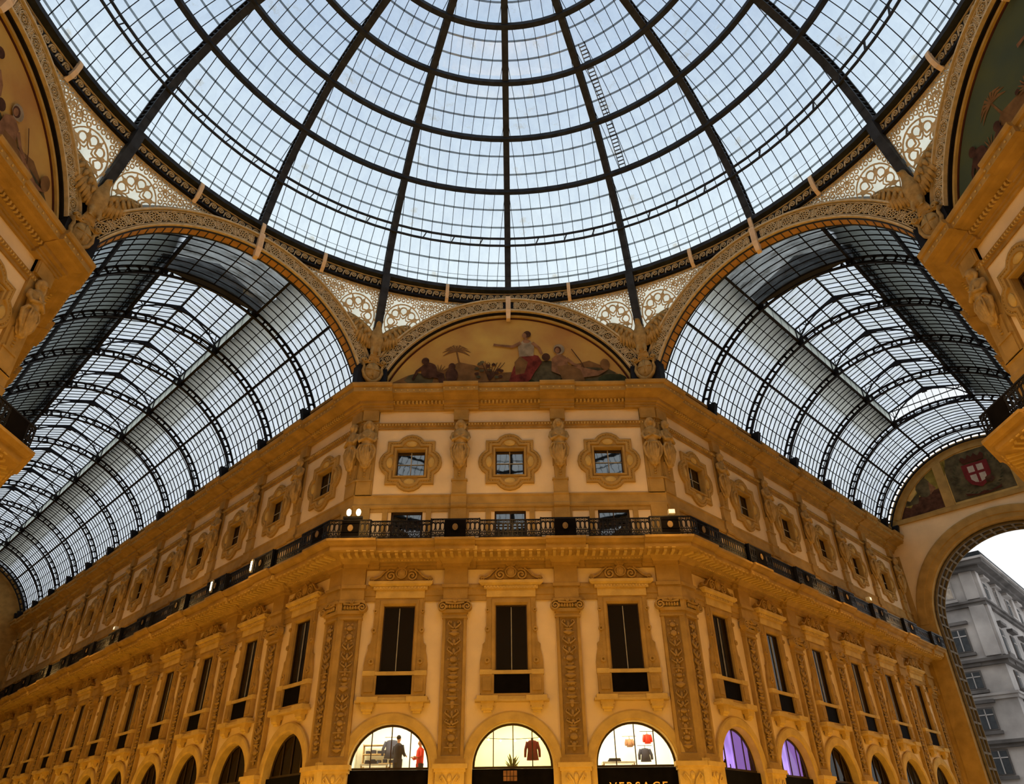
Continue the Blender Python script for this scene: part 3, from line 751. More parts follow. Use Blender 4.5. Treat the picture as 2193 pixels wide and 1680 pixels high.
# corner railing plates
for i,(x,y,an,wh) in enumerate(CN):
    sg=-1 if x<0 else 1
    m=MB(); pl=MB(); md=MB()
    lens={-1:2.27 if sg<0 else 1.76, 1:1.76 if sg<0 else 2.27}
    for face in(-1,1):
        L=lens[face]; g=railing_geo(L,-1.50); x0=-1.5*TAN
        g.map(lambda p:(p[0]+face*(L/2+x0),p[1],p[2]))
        an2=R_(22.5)*face; fl=lambda p:(p[0]*cos(an2)-p[1]*sin(an2),p[0]*sin(an2)+p[1]*cos(an2),p[2])
        m.merge(g,fl)
        q=MB(); c=face*.30; q.box(c-.38,c+.38,-1.52,-1.48,13.08,13.89); pl.merge(q,fl)
        q=MB(); q.prism([(c+.12*cos(2*PI*j/18),13.55+.15*sin(2*PI*j/18)) for j in range(18)],-1.55,-1.52); md.merge(q,fl)
    t=thing('corner_railing','black railing bent round the %s corner of the balcony'%('left' if sg<0 else 'right'),'railing',(x,y,0),R_(an))
    m.build('openwork','iron',t); pl.build('solid_plate','black',t); md.build('medallion','medal',t)
for f,sg,nm in((FW,1,'near left'),(FE,-1,'near right')):
    L=S+1.4*TAN-.1; t=thing('balcony_railing','black openwork balcony railing of the %s wall'%nm,'railing',f.at(sg*L/2,0),f.a)
    railing_geo(L,-1.42).build('openwork','iron',t)
    m=MB(); m.box(sg*L/2-sg*.9-.45,sg*L/2-sg*.9+.45,-1.45,-1.41,13.08,13.89); m.build('solid_plate','black',t)
# near walls of the arms: railing run on the far side walls is hidden

# lamps on the balcony
def lamp(loc,rz,label,big=True):
    t=thing('balcony_floodlight' if big else 'small_floodlight',label,'lamp',loc,rz)
    if big:
        m=MB(); m.box(-.42,.42,-.06,.06,14.0,14.10); m.tube([(-.2,0,14.1),(-.2,0,14.22)],.03); m.tube([(.22,0,14.1),(.22,0,14.22)],.03); m.build('bracket','iron',t)
        for x in(-.2,.22):
            q=MB(); q.ball((x,-.02,14.30),(.105,.10,.16),12,8); q.build('bulb','bulb',t,True)
    else:
        m=MB(); m.box(-.14,.14,-.12,.12,14.05,14.25); m.build('housing','whitecloth',t)
        m=MB(); m.box(-.12,.12,-.13,-.12,14.07,14.23); m.build('lens','bulb_small',t)
    return t
lamp(FC.at(-S+.35,-1.45),0,'pair of glowing round bulbs on the railing at the left corner')
lamp(FC.at(S-.15,-1.42),0,'small white floodlight box on the railing at the right corner',False)
for q,nm in((6.1,'nearest the corner'),(10.4,'second from the corner')):
    t=thing('railing_lamp','small lit lamp on the left balcony railing, %s'%nm,'lamp',FL.at(-q,-1.55),FL.a)
    m=MB(); m.box(-.07,.07,-.05,.05,13.25,13.9); m.build('housing','greyframe',t)
    m=MB(); m.box(-.06,.06,-.07,-.05,13.35,13.8); m.build('lens','bulb',t)
lamp(FL.at(-24.5,-1.45),FL.a,'small pale floodlight box far along the left balcony',False)
lamp(FR.at(18.3,-1.45),FR.a,'small pale floodlight box on the right balcony railing',False)

# ------------------------------------------------------------------ dome
DP=[(17.13,27.98),(16.1,30.57),(14.44,32.88),(12.4,34.85),(9.81,36.12),(7.19,36.96),(4.5,37.5),(1.6,37.8)]
def cat(P,k=3):
    out=[]
    for i in range(len(P)-1):
        p0=P[max(i-1,0)]; p1=P[i]; p2=P[i+1]; p3=P[min(i+2,len(P)-1)]
        for j in range(k):
            t=j/k; out.append(tuple(.5*((2*b)+(-a+c)*t+(2*a-5*b+4*c-d)*t*t+(-a+3*b-3*c+d)*t**3) for a,b,c,d in zip(p0,p1,p2,p3)))
    out.append(P[-1]); return out
DC=cat(DP,3)             # every third = ring
def off_curve(C,d):
    out=[]
    for i,(r,z) in enumerate(C):
        a=C[max(i-1,0)]; b=C[min(i+1,len(C)-1)]; tr,tz=b[0]-a[0],b[1]-a[1]; L=math.hypot(tr,tz)
        out.append((r+tz/L*d,z-tr/L*d))
    return out
DG=off_curve(DC,.50)
dome=thing('glass_dome','great round iron and glass dome over the octagon','dome',(0,0,27.9))
def pol(r,a,z): return (r*sin(a),r*cos(a),z-27.9)
def dup_part(o,rz): 
    c=o.copy(); COL.objects.link(c); c.rotation_euler=(0,0,rz); return c
# rib
m=MB(); DI=DC; DO=off_curve(DC,.54)
for (a,b,w) in((0,.07,.34),(.10,.44,.12),(.46,.54,.34)):
    C0=off_curve(DC,a); C1=off_curve(DC,b)
    m.loft([[(-w/2,r0,z0-27.9),(w/2,r0,z0-27.9),(w/2,r1,z1-27.9),(-w/2,r1,z1-27.9)] for (r0,z0),(r1,z1) in zip(C0,C1)],cap=(True,True))
# stiffener plates of the lattice web
for i in range(0,len(DC)-1):
    for f_ in (0,.25,.5,.75):
        r=DC[i][0]*(1-f_)+DC[i+1][0]*f_; z=DC[i][1]*(1-f_)+DC[i+1][1]*f_; r2=DO[i][0]*(1-f_)+DO[i+1][0]*f_; z2=DO[i][1]*(1-f_)+DO[i+1][1]*f_
        m.bar([(0,r,z-27.9),(0,r2,z2-27.9)],.28,.05,(0,-.7,.7))
rib=m.build('dome_rib','iron_rib',dome)
for k in range(1,16): dup_part(rib,k*PI/8)
# rings
for i,(r,z) in enumerate(DP):
    m=MB(); n=96; 
    def rg(r,z,w,h): m.loft([[pol(r-w/2,2*PI*j/n,z-h/2),pol(r+w/2,2*PI*j/n,z-h/2),pol(r+w/2,2*PI*j/n,z+h/2),pol(r-w/2,2*PI*j/n,z+h/2)] for j in range(n+1)])
    if i==0: rg(17.18,27.98,.34,.22); rg(17.42,27.72,.12,.3)
    elif i==1:
        rg(r+.02,z-.22,.10,.09); rg(r-.04,z+.26,.10,.09); 
        for j in range(64):
            a=2*PI*j/64; m.bar([pol(r+.02,a,z-.22),pol(r-.04,a+.012,z+.26)],.09,.05,(cos(a),-sin(a),0))
    else: rg(r+.06,z+.02,.20,.24); rg(r+.28,z+.14,.07,.16)
    m.build('dome_ring','iron_rib',dome)
# glazing
SA=PI/16
def sector(C,kind):
    m=MB(); us=[(k-6)*.556 for k in range(13)]
    if kind=='glass':
        n=8
        m.loft([[pol(r,-SA+2*SA*j/n,z) for j in range(n+1)] for r,z in C],closed=False)
    elif kind=='bars':
        for u in us:
            P=[(r,z) for r,z in C if r*sin(SA)>abs(u)+.02]
            if len(P)<2: continue
            nxt=len(P)
            if nxt<len(C):   # run on until it dies into the rib
                (ra,za),(rb,zb)=C[nxt-1],C[nxt]; rt=(abs(u)+.02)/sin(SA); f_=(ra-rt)/(ra-rb) if ra!=rb else 0; P.append((rt,za+(zb-za)*f_))
            m.bar([pol(r,math.asin(u/r),z) for r,z in P],.028,.04,lambda p:(p.x,p.y,p.z+10))
    else:
        for i,(r,z) in enumerate(C):
            if i%3==0 : continue
            n=6
            m.bar([pol(r,-SA+2*SA*j/n,z) for j in range(n+1)],.10,.012,lambda p:(p.x,p.y,p.z+6))
    return m
for kind,nm,mt,C in(('glass','dome_pane','glassroof',DG),('bars','glazing_bars','iron',off_curve(DC,.44)),('laps','pane_laps','lap_glass',off_curve(DC,.46))):
    p=sector(C,kind).build(nm,mt,dome); p.rotation_euler=(0,0,PI/16)
    for k in range(1,16): dup_part(p,PI/16+k*PI/8)
# tension wire with short hangers
m=MB(); n=96; m.loft([[pol(16.72+dx,2*PI*j/n,28.62+dz) for dx,dz in((0,0),(.02,0),(.01,.02))] for j in range(n+1)]); m.build('handrail_wire','iron',dome)
# ladder outside the glass
t=thing('ladder','thin service ladder lying on the dome glass right of centre','ladder',(0,0,0))
C=off_curve(DC,.62)[6:14]
la=R_(22.5+3.2); m=MB()
for sg in(-1,1): m.bar([(r*sin(la)+sg*.17*cos(la),r*cos(la)-sg*.17*sin(la),z) for r,z in C],.04,.04,(0,0,1))
m.build('rail','iron',t)
m=MB()
for i in range(len(C)-1):
    for q in range(5):
        f_=q/5; r=C[i][0]*(1-f_)+C[i+1][0]*f_; z=C[i][1]*(1-f_)+C[i+1][1]*f_
        m.bar([(r*sin(la)-.17*cos(la),r*cos(la)+.17*sin(la),z),(r*sin(la)+.17*cos(la),r*cos(la)-.17*sin(la),z)],.05,.05,(0,0,1))
m.build('rung','iron',t)
# ring beam, scroll frieze and corner struts
t=thing('scroll_frieze','ring of cream running scrolls under the dome edge','frieze',(0,0,0))
m=MB(); n=96
def ringb(m,r0,r1,z0,z1): m.loft([[(r0*sin(2*PI*j/n),r0*cos(2*PI*j/n),z0),(r1*sin(2*PI*j/n),r1*cos(2*PI*j/n),z0),(r1*sin(2*PI*j/n),r1*cos(2*PI*j/n),z1),(r0*sin(2*PI*j/n),r0*cos(2*PI*j/n),z1)] for j in range(n+1)])
ringb(m,17.40,17.7,27.25,27.95); ringb(m,17.30,17.42,27.88,27.96); ringb(m,17.18,17.6,27.12,27.22); m.build('ring_beam','iron',t)
m=MB(); ringb(m,17.30,17.36,27.26,27.31); ringb(m,17.30,17.36,27.80,27.84)
NS=288
one=MB(); P=spiral(0,.02,.165,.02,R_(200),1.7,22,-1); one.strip([(x,z) for x,z in P],.05,-.03,.03,taper=.6); one.strip([(-.19,-.2),(-.17,-.05),(-.12,.05)],.05,-.03,.03)
for j in range(NS):
    a=2*PI*(j+.5)/NS
    m.merge(one,lambda p:((17.33+p[1])*sin(a+p[0]/17.33),(17.33+p[1])*cos(a+p[0]/17.33),27.55+p[2]))
m.build('running_scroll','gilt',t)
# corbels
cnames={-7:'far left',-5:'',-4:'',-3:'',-1:'',0:'',1:'',3:'',4:'',5:'',7:''}
def mk_corbel():
    m=MB(); P=[(-.22,28.06),(-.36,28.02),(-.40,27.80),(-.34,27.45),(-.20,27.15),(.0,26.98),(.06,27.08),(-.10,27.26),(-.20,27.50),(-.25,27.78)]
    vs=[]
    w=.09
    m.add([(-w,y,z) for y,z in P]+[(w,y,z) for y,z in P],[tuple(range(len(P))),tuple(range(2*len(P)-1,len(P)-1,-1))]+[(i,(i+1)%len(P),(i+1)%len(P)+len(P),i+len(P)) for i in range(len(P))])
    return m.mesh('corbel','corbel')
cm=mk_corbel()
CW={-7:'leftmost on the ring, above the near left arch',-5:'second from the left, above the left arch shoulder',-4:'third from the left, over the left arch middle',-3:'fourth from the left, right of the left arch crown',-1:'just left of the centre arch crown',1:'just right of the centre arch crown',3:'left of the right arch crown',4:'over the right arch middle',5:'right of the right arch crown',7:'rightmost on the ring, above the near right arch'}
for k,wh in CW.items():
    o=bpy.data.objects.new('corbel',cm); COL.objects.link(o); az=k*PI/16
    o.location=(17.30*sin(az),17.30*cos(az),0); o.rotation_euler=(0,0,-az); tag(o,'cream curved corbel '+wh,'corbel','cream corbels under the dome ring')
# corner struts from ring to eagles
for k,wh in((-3,'far left'),(-1,'left of the centre arch'),(1,'right of the centre arch'),(3,'far right'),(5,None),(-5,None),(7,None),(-7,None)):
    az=k*PI/8
    m=MB(); P=[(0,-cr+17.05,27.95),(0,-cr+17.25,27.1),(0,-cr+17.65,26.0),(0,-cr+18.1,24.9),(0,-cr+18.3,24.2)]
    m.bar(P,.40,.40,(0,-1,-.4)); 
    o=m.build('dome_strut','iron_rib',None,False,(cr*sin(az),cr*cos(az),0),-az)
    if wh: tag(o,'dark iron strut running from dome ring down to eagle, '+wh,'strut','iron struts above the eagles')
    else: tag(o,'dark iron strut of the hidden rear half of the dome','strut','rear iron struts')

# ------------------------------------------------------------------ fretwork arches
AZC=19.4; RI=7.02; RO=7.78
AM=math.acos((22.3-AZC)/RI)          # half angle down to the springing
AM=math.asin(6.72/7.4)
def parc(r,a,y): return (r*sin(a),y,AZC+r*cos(a))
def arcband(m,r0,r1,y0,y1,n=56,am=None,mi=0):
    am=am or AM; m.loft([[parc(r0,a,y1),parc(r0,a,y0),parc(r1,a,y0),parc(r1,a,y1)] for a in [-am+2*am*i/n for i in range(n+1)]],cap=(True,True),mi=mi)
def mk_archthing():
    t=thing('fretwork_arch','','arch')
    m=MB(); arcband(m,RI-.02,RO+.02,-.34,-.10); m.build('girder','iron',t)
    m=MB(); arcband(m,RI-.04,RI+.03,-.46,-.30); arcband(m,RO-.04,RO+.04,-.50,-.28); arcband(m,RI+.08,RI+.11,-.42,-.33); arcband(m,RO-.12,RO-.09,-.42,-.33)
    nb=19; rm=(RI+RO)/2
    ro=MB(); ro.annulus((0,0),.262,.30,-.055,0,20)
    for q in range(8):
        a=q*PI/4; ro.annulus((.165*cos(a),.165*sin(a)),.055,.082,-.05,0,10)
    ro.ball((0,-.02,0),(.05,.04,.05),6,5)
    cx=MB(); 
    for a in(0,90): cx.strip([(-.10*cos(R_(a)),-.25*sin(R_(a))),(.10*cos(R_(a)),.25*sin(R_(a)))],.035,-.04,0)
    for sx in(-1,1):
        for sz in(-1,1): cx.annulus((sx*.075,sz*.15),.03,.055,-.04,0,8); cx.strip([(sx*.02,sz*.05),(sx*.1,sz*.08),(sx*.13,sz*.02)],.03,-.04,0)
    for i in range(-10,11):
        a=(i+.5)*2*AM/20 if False else i*2*AM/20.2
        ca,sa=cos(a),sin(a)
        fn=lambda p,a=a:((rm+p[2])*sin(a+p[0]/rm),-.36+p[1],AZC+(rm+p[2])*cos(a+p[0]/rm))
        if i%1==0 and i!=0: m.merge(ro,fn)
        a2=a+AM/20.2; fn2=lambda p,a=a2:((rm+p[2])*sin(a+p[0]/rm),-.36+p[1],AZC+(rm+p[2])*cos(a+p[0]/rm))
        if abs(a2)<AM: m.merge(cx,fn2)
    m.build('fretwork','gilt',t)
    m=MB(); w=.13; m.box(-w,w,-.56,-.3,AZC+RI-.05,AZC+RO+.12); 
    for x in(-.07,0,.07): m.box(x-.015,x+.015,-.58,-.56,AZC+RI,AZC+RO)
    m.add([(-w,-.56,AZC+RI-.05),(w,-.56,AZC+RI-.05),(w*.8,-.42,AZC+RI-.55),(-w*.8,-.42,AZC+RI-.55),(-w,-.2,AZC+RI-.05),(w,-.2,AZC+RI-.05),(w*.8,-.2,AZC+RI-.6),(-w*.8,-.2,AZC+RI-.6)],[(0,1,2,3),(0,3,7,4),(1,5,6,2),(3,2,6,7)])
    m.build('keystone','corbel',t)
    # iron shoes at the springing
    m=MB()
    for sg in(-1,1):
        x=sg*RI*sin(AM); z=AZC+RI*cos(AM); m.box(min(x-.15*sg,x+.5*sg),max(x-.15*sg,x+.5*sg),-.50,-.05,21.4,z+.25)
    m.build('springing_shoe','iron',t)
    return t
arch0=mk_archthing(); f=side(0)
arch0['label']='cream fretwork arch with rosettes over the painted lunette, centre of photo'; arch0.location=f.loc; arch0.rotation_euler=(0,0,f.a); arch0['group']='fretwork arches of the octagon'
for k,l in((-1,'cream fretwork arch over the mouth of the left glass vault'),(1,'cream fretwork arch over the mouth of the right glass vault'),(-2,'cream fretwork arch over the near left painted wall'),(2,'cream fretwork arch over the near right painted wall')):
    f=side(k); dup(arch0,l,f.loc,f.a)
for k in(3,4,5):
    f=side(k); dup(arch0,'cream fretwork arch behind the photographer',f.loc,f.a)
# soffits
for k in(-1,1):
    f=side(k); t=thing('arch_soffit','orange panelled underside of the arch at the %s vault'%('left' if k<0 else 'right'),'soffit',f.loc,f.a)
    m=MB(); arcband(m,RI-.06,RI+.0,-.3,.22); m.build('panel_band','soffit',t)
    m=MB()
    for i in range(41):
        a=-AM+2*AM*i/40; m.bar([parc(RI-.07,a,-.3),parc(RI-.07,a,.22)],.04,.03,lambda p:(p.x,0,p.z-AZC))
    arcband(m,RI-.10,RI-.05,-.32,-.26); arcband(m,RI-.10,RI-.05,.20,.26); m.build('dividing_strips','iron_rib',t)
    m=MB(); arcband(m,RI-.02,RO+.6,.24,.30); m.build('rear_face','iron',t)
# pierced spandrels
def spandrel(sg):
    """half spandrel of a side: local frame of octagon side, x toward sg corner; returns MB of lace"""
    flat=MB()
    def mapf(u,v,y):
        # u: lateral position on the wall plane (m), v: 0 at arch, 1 at ring
        x=u; az=math.atan2(x,A); zb=AZC+math.sqrt(max((RO+.05)**2-x*x,0)) if abs(x)<RO else AZC
        xb,yb,zb=(x,A-.2,zb); rt=17.40; xt,yt,zt=rt*sin(az),rt*cos(az),27.14
        return (xb+(xt-xb)*v,(yb+(yt-yb)*v)-A-y*.0+y,zb+(zt-zb)*v)
    def toz(u,z):  # height metres above the arch → v
        zb=AZC+math.sqrt(max((RO+.05)**2-u*u,0)); H=27.14-zb
        return (z-zb)/H if H>.05 else 0
    m=MB()
    def ok(x,z,r=.0):
        if not(1.6<x<6.98): return False
        v=toz(x,z); return 0.0<v<1.0
    def put(src,clip=True):
        # src in (x,y,z) metres; drop faces outside the triangle
        keep=[]
        for fc in src.f:
            cx_=sum(src.v[i][0] for i in fc)/len(fc); cz_=sum(src.v[i][2] for i in fc)/len(fc)
            if ok(cx_,cz_): keep.append(fc)
        o=len(m.v)
        for p in src.v:
            xx=min(max(p[0],1.6),7.13); q=mapf(xx,toz(xx,p[2]),p[1]); m.v.append((sg*q[0],q[1],q[2]))
        for fc in keep: m.f.append(tuple(i+o for i in fc)); m.mi.append(0)
    C0=(5.80,25.55)
    g=MB(); w=.065
    g.annulus(C0,1.02,1.08,-.03,.0,28)
    def star(r0,r1,n,rot): return [(C0[0]+(r0 if i%2==0 else r1)*cos(rot+PI*i/n),C0[1]+(r0 if i%2==0 else r1)*sin(rot+PI*i/n)) for i in range(2*n)]
    st=star(.40,.27,8,PI/8); g.strip(st+[st[0],st[1]],w,-.03,0)
    for q in range(8):
        a=q*PI/4; c=(C0[0]+.68*cos(a),C0[1]+.68*sin(a))
        # tulip shaped cell
        P=[(.22*cos(t_),.22*sin(t_)) for t_ in [R_(-110+220*i/9) for i in range(10)]]; P=[( -.26,.04)]+[(-.1,-.19)][:0]+P+[(-.26,-.04)]
        P=[(-.25,0)]+[(.20*cos(t_),.21*sin(t_)) for t_ in [R_(-120+240*i/10) for i in range(11)]]+[(-.25,0)]
        g.strip([(c[0]+x*cos(a)-z*sin(a),c[1]+x*sin(a)+z*cos(a)) for x,z in P],w,-.03,0)
        a2=a+PI/8; g.strip([(C0[0]+.40*cos(a2),C0[1]+.40*sin(a2)),(C0[0]+1.03*cos(a2),C0[1]+1.03*sin(a2))],w,-.03,0)
        g.annulus((C0[0]+.80*cos(a2),C0[1]+.80*sin(a2)),.05,.10,-.03,0,8)
        g.annulus((C0[0]+.58*cos(a2),C0[1]+.58*sin(a2)),.02,.055,-.03,0,6)
    sp=.27; row=0; z=22.6
    while z<27.3:
        x=1.6+(sp/2 if row%2 else 0)
        while x<7.3:
            d=math.hypot(x-C0[0],z-C0[1])
            if d>1.17: g.annulus((x,z),.07,.122,-.03,0,10); 
            x+=sp
        z+=sp*.87; row+=1
    for i in range(9):
        x=2.0+i*.38
        if x<4.9:
            zz=27.14-.22-.03*i; g.strip(spiral(x,zz-.12,.2,.04,0,1.4,16),.045,-.04,0)
    put(g)
    # solid edge rails: along arch, along ring, along the corner
    e=[]
    for pts in([(x_,.03) for x_ in [2.0+5.1*i/24 for i in range(25)]],[(x_,.985) for x_ in [2.0+5.1*i/24 for i in range(25)]]):
        P=[mapf(u,v,-.02) for u,v in pts]; m.bar([(sg*a,b,c) for a,b,c in P],.05,.07,(0,0,1))
    # leafy strip beneath the ring
    for i in range(26):
        u=1.9+5.1*i/26; P=[mapf(u,.97,-.02),mapf(u+.09,.90-.0,-.02),mapf(u+.19,.97,-.02)]
        m.bar([(sg*a,b,c) for a,b,c in P],.05,.05,(0,0,1))
    return m
SPN={(0,-1):'left of the centre lunette arch crown',(0,1):'right of the centre lunette arch crown',(-1,1):'above the right shoulder of the left vault arch',(-1,-1):'above the left shoulder of the left vault arch',(1,-1):'above the left shoulder of the right vault arch',(1,1):'above the right shoulder of the right vault arch',(-2,1):'at the upper left, beside the near left arch',(2,-1):'at the upper right, beside the near right arch'}
sm={sg:spandrel(sg).mesh('pierced_spandrel','gilt') for sg in(-1,1)}
for (k,sg),wh in SPN.items():
    f=side(k); o=bpy.data.objects.new('pierced_spandrel',sm[sg]); COL.objects.link(o); o.location=f.loc; o.rotation_euler=(0,0,f.a)
    tag(o,'pierced star pattern screen '+wh,'screen','pierced star screens of the dome corners')
    pm=MB(); ux=[2.2+4.9*i/24 for i in range(25)]
    def mp(x,v):
        az=math.atan2(x,A); zb=AZC+math.sqrt(max((RO+.05)**2-x*x,0)); rt=17.46
        return (sg*(x+(rt*sin(az)-x)*v),(A-.12)+(rt*cos(az)-(A-.12))*v-A,zb+(27.14-zb)*v)
    pm.loft([[mp(x,0),mp(x,1)] for x in ux],closed=False); pm.build('cream_pane','creampane',o)

# ------------------------------------------------------------------ eagles
def mk_eagle():
    t=thing('eagle_statue','','statue')
    m=MB()
    # body, local: y negative toward the room
    rings=[]; n=16
    for z,x,rx,ry,y in((23.15,0,.06,.08,-.55),(23.35,0,.20,.18,-.60),(23.7,0,.30,.26,-.66),(24.1,0,.36,.30,-.70),(24.45,0,.33,.28,-.72),(24.7,0,.22,.20,-.76),(24.9,0,.16,.16,-.82),(25.05,0,.15,.17,-.86),(25.18,0,.12,.13,-.86),(25.25,0,.04,.05,-.84)):
        rings.append([(x+rx*cos(2*PI*i/n),y+ry*sin(2*PI*i/n),z) for i in range(n)])
    m.loft(rings,cap=(True,True))
    m.tube([(-.02,-.95,25.08),(-.06,-1.10,25.05),(-.07,-1.16,24.95)],[.07,.05,.015],7)
    for sg in(-1,1):
        m.tube([(sg*.14,-.72,23.6),(sg*.20,-.80,23.3),(sg*.18,-.85,23.05)],[.13,.10,.05],8)
        for a in(-.08,0,.08): m.tube([(sg*.18+a,-.86,23.08),(sg*.18+a*1.5,-.97,22.98)],[.035,.015],5)
    for a in(-.2,-.1,0,.1,.2): m.tube([(a*.6,-.58,23.4),(a*1.2,-.56,23.0),(a*1.6,-.54,22.75)],[.08,.07,.03],6)
    remeshed(m,'body','statue',.04,t)
    for sg in(-1,1):
        m=MB()
        # wing: shoulder, arm bone and three rows of feathers
        bone=[(.22,-.66,24.3),(.55,-.70,24.75),(.95,-.66,25.15),(1.30,-.58,25.45),(1.50,-.52,25.62)]
        m.tube([(sg*x,y,z) for x,y,z in bone],[.16,.15,.12,.09,.05],8)
        Q=[(.15,-.60,24.45)]+[(b_[0],b_[1]+.05,b_[2]) for b_ in bone]+[(1.62,-.44,25.1),(1.42,-.42,24.6),(1.1,-.42,24.15),(.75,-.44,23.85),(.4,-.48,23.7),(.18,-.5,23.9)]
        m.add([(sg*x,y,z) for x,y,z in Q]+[(sg*x,y+.07,z) for x,y,z in Q],[tuple(range(len(Q))),tuple(range(2*len(Q)-1,len(Q)-1,-1))]+[(i_,i_+len(Q),(i_+1)%len(Q)+len(Q),(i_+1)%len(Q)) for i_ in range(len(Q))])
        for i in range(15):
            f_=i/14; k=f_*3.999; j=int(k); g=k-j; b=[bone[j][q]*(1-g)+bone[j+1][q]*g for q in range(3)]
            ang=R_(-95+62*f_); L=.75+.35*sin(f_*PI*.8)
            e=(b[0]+L*cos(ang)*.75+.0,b[1]+.12,b[2]+L*sin(ang))
            mid=((b[0]+e[0])/2,b[1]-.02,(b[2]+e[2])/2)
            m.tube([(sg*b[0],b[1],b[2]),(sg*mid[0],mid[1],mid[2]),(sg*e[0],e[1],e[2])],[.07,.13,.05],6,flat=.35,up=(0,1,0))
            if i%2==0:
                e=(b[0]+L*.5*cos(ang)*.75,b[1]-.03,b[2]+L*.5*sin(ang)); m.tube([(sg*b[0],b[1]-.08,b[2]),(sg*(b[0]+e[0])/2,b[1]-.12,(b[2]+e[2])/2),(sg*e[0],e[1]-.06,e[2])],[.06,.11,.04],6,flat=.4,up=(0,1,0))
        m.build('wing','statue',t,True)
    m=MB(); zc=22.35
    P=[(0,-.78),(.25,-.66),(.46,-.42),(.56,-.1),(.50,.2),(.60,.42),(.42,.55),(.2,.50),(0,.62)]
    P=P+[(-x,z) for x,z in P[-2:0:-1]]
    o=[(x,z+zc) for x,z in P]; i1=[(x*.8,z*.82+zc) for x,z in P]
    m.loft([[(x,-.30,z) for x,z in o],[(x,-.52,z) for x,z in o],[(x,-.60,z) for x,z in [(a*.92,(b-zc)*.92+zc) for a,b in o]],[(x,-.58,z) for x,z in i1],[(x,-.50,z) for x,z in [(a*.72,(b-zc)*.74+zc) for a,b in o]]],cap=(True,False))
    m.ball((0,-.5,zc-.05),(.40,.18,.52),14,10)
    m.box(-.03,.03,-.70,-.6,zc-.42,zc+.35); m.box(-.32,.32,-.69,-.6,zc-.05,zc+.01)
    for sg in(-1,1): m.strip([(sg*x,z+zc) for x,z in spiral(.46,.48,.14,.03,0,1.4,16)],.07,-.66,-.5)
    m.strip([(-.2,zc+.6),(0,zc+.75),(.2,zc+.6)],.12,-.62,-.45)
    m.build('shield','statue',t,True)
    m=MB(); m.box(-.55,.55,-.35,.1,21.36,21.62); m.box(-.42,.42,-.3,.1,21.6,24.2); m.build('backing_post','iron',t)
    return t
e0=mk_eagle()
for j,(k,wh) in enumerate(((-1,'left of the painted centre lunette'),(1,'right of the painted centre lunette'),(-3,'at the far left between vault and near wall'),(3,'at the far right between vault and near wall'))):
    az=k*PI/8; loc=(cr*.985*sin(az),cr*.985*cos(az),0); lab='spread-winged stone eagle above a shield '+wh
    if j==0: e0.location=loc; e0.rotation_euler=(0,0,-az); e0['label']=lab; e0['group']='stone eagles at the octagon corners'
    else: dup(e0,lab,loc,-az)

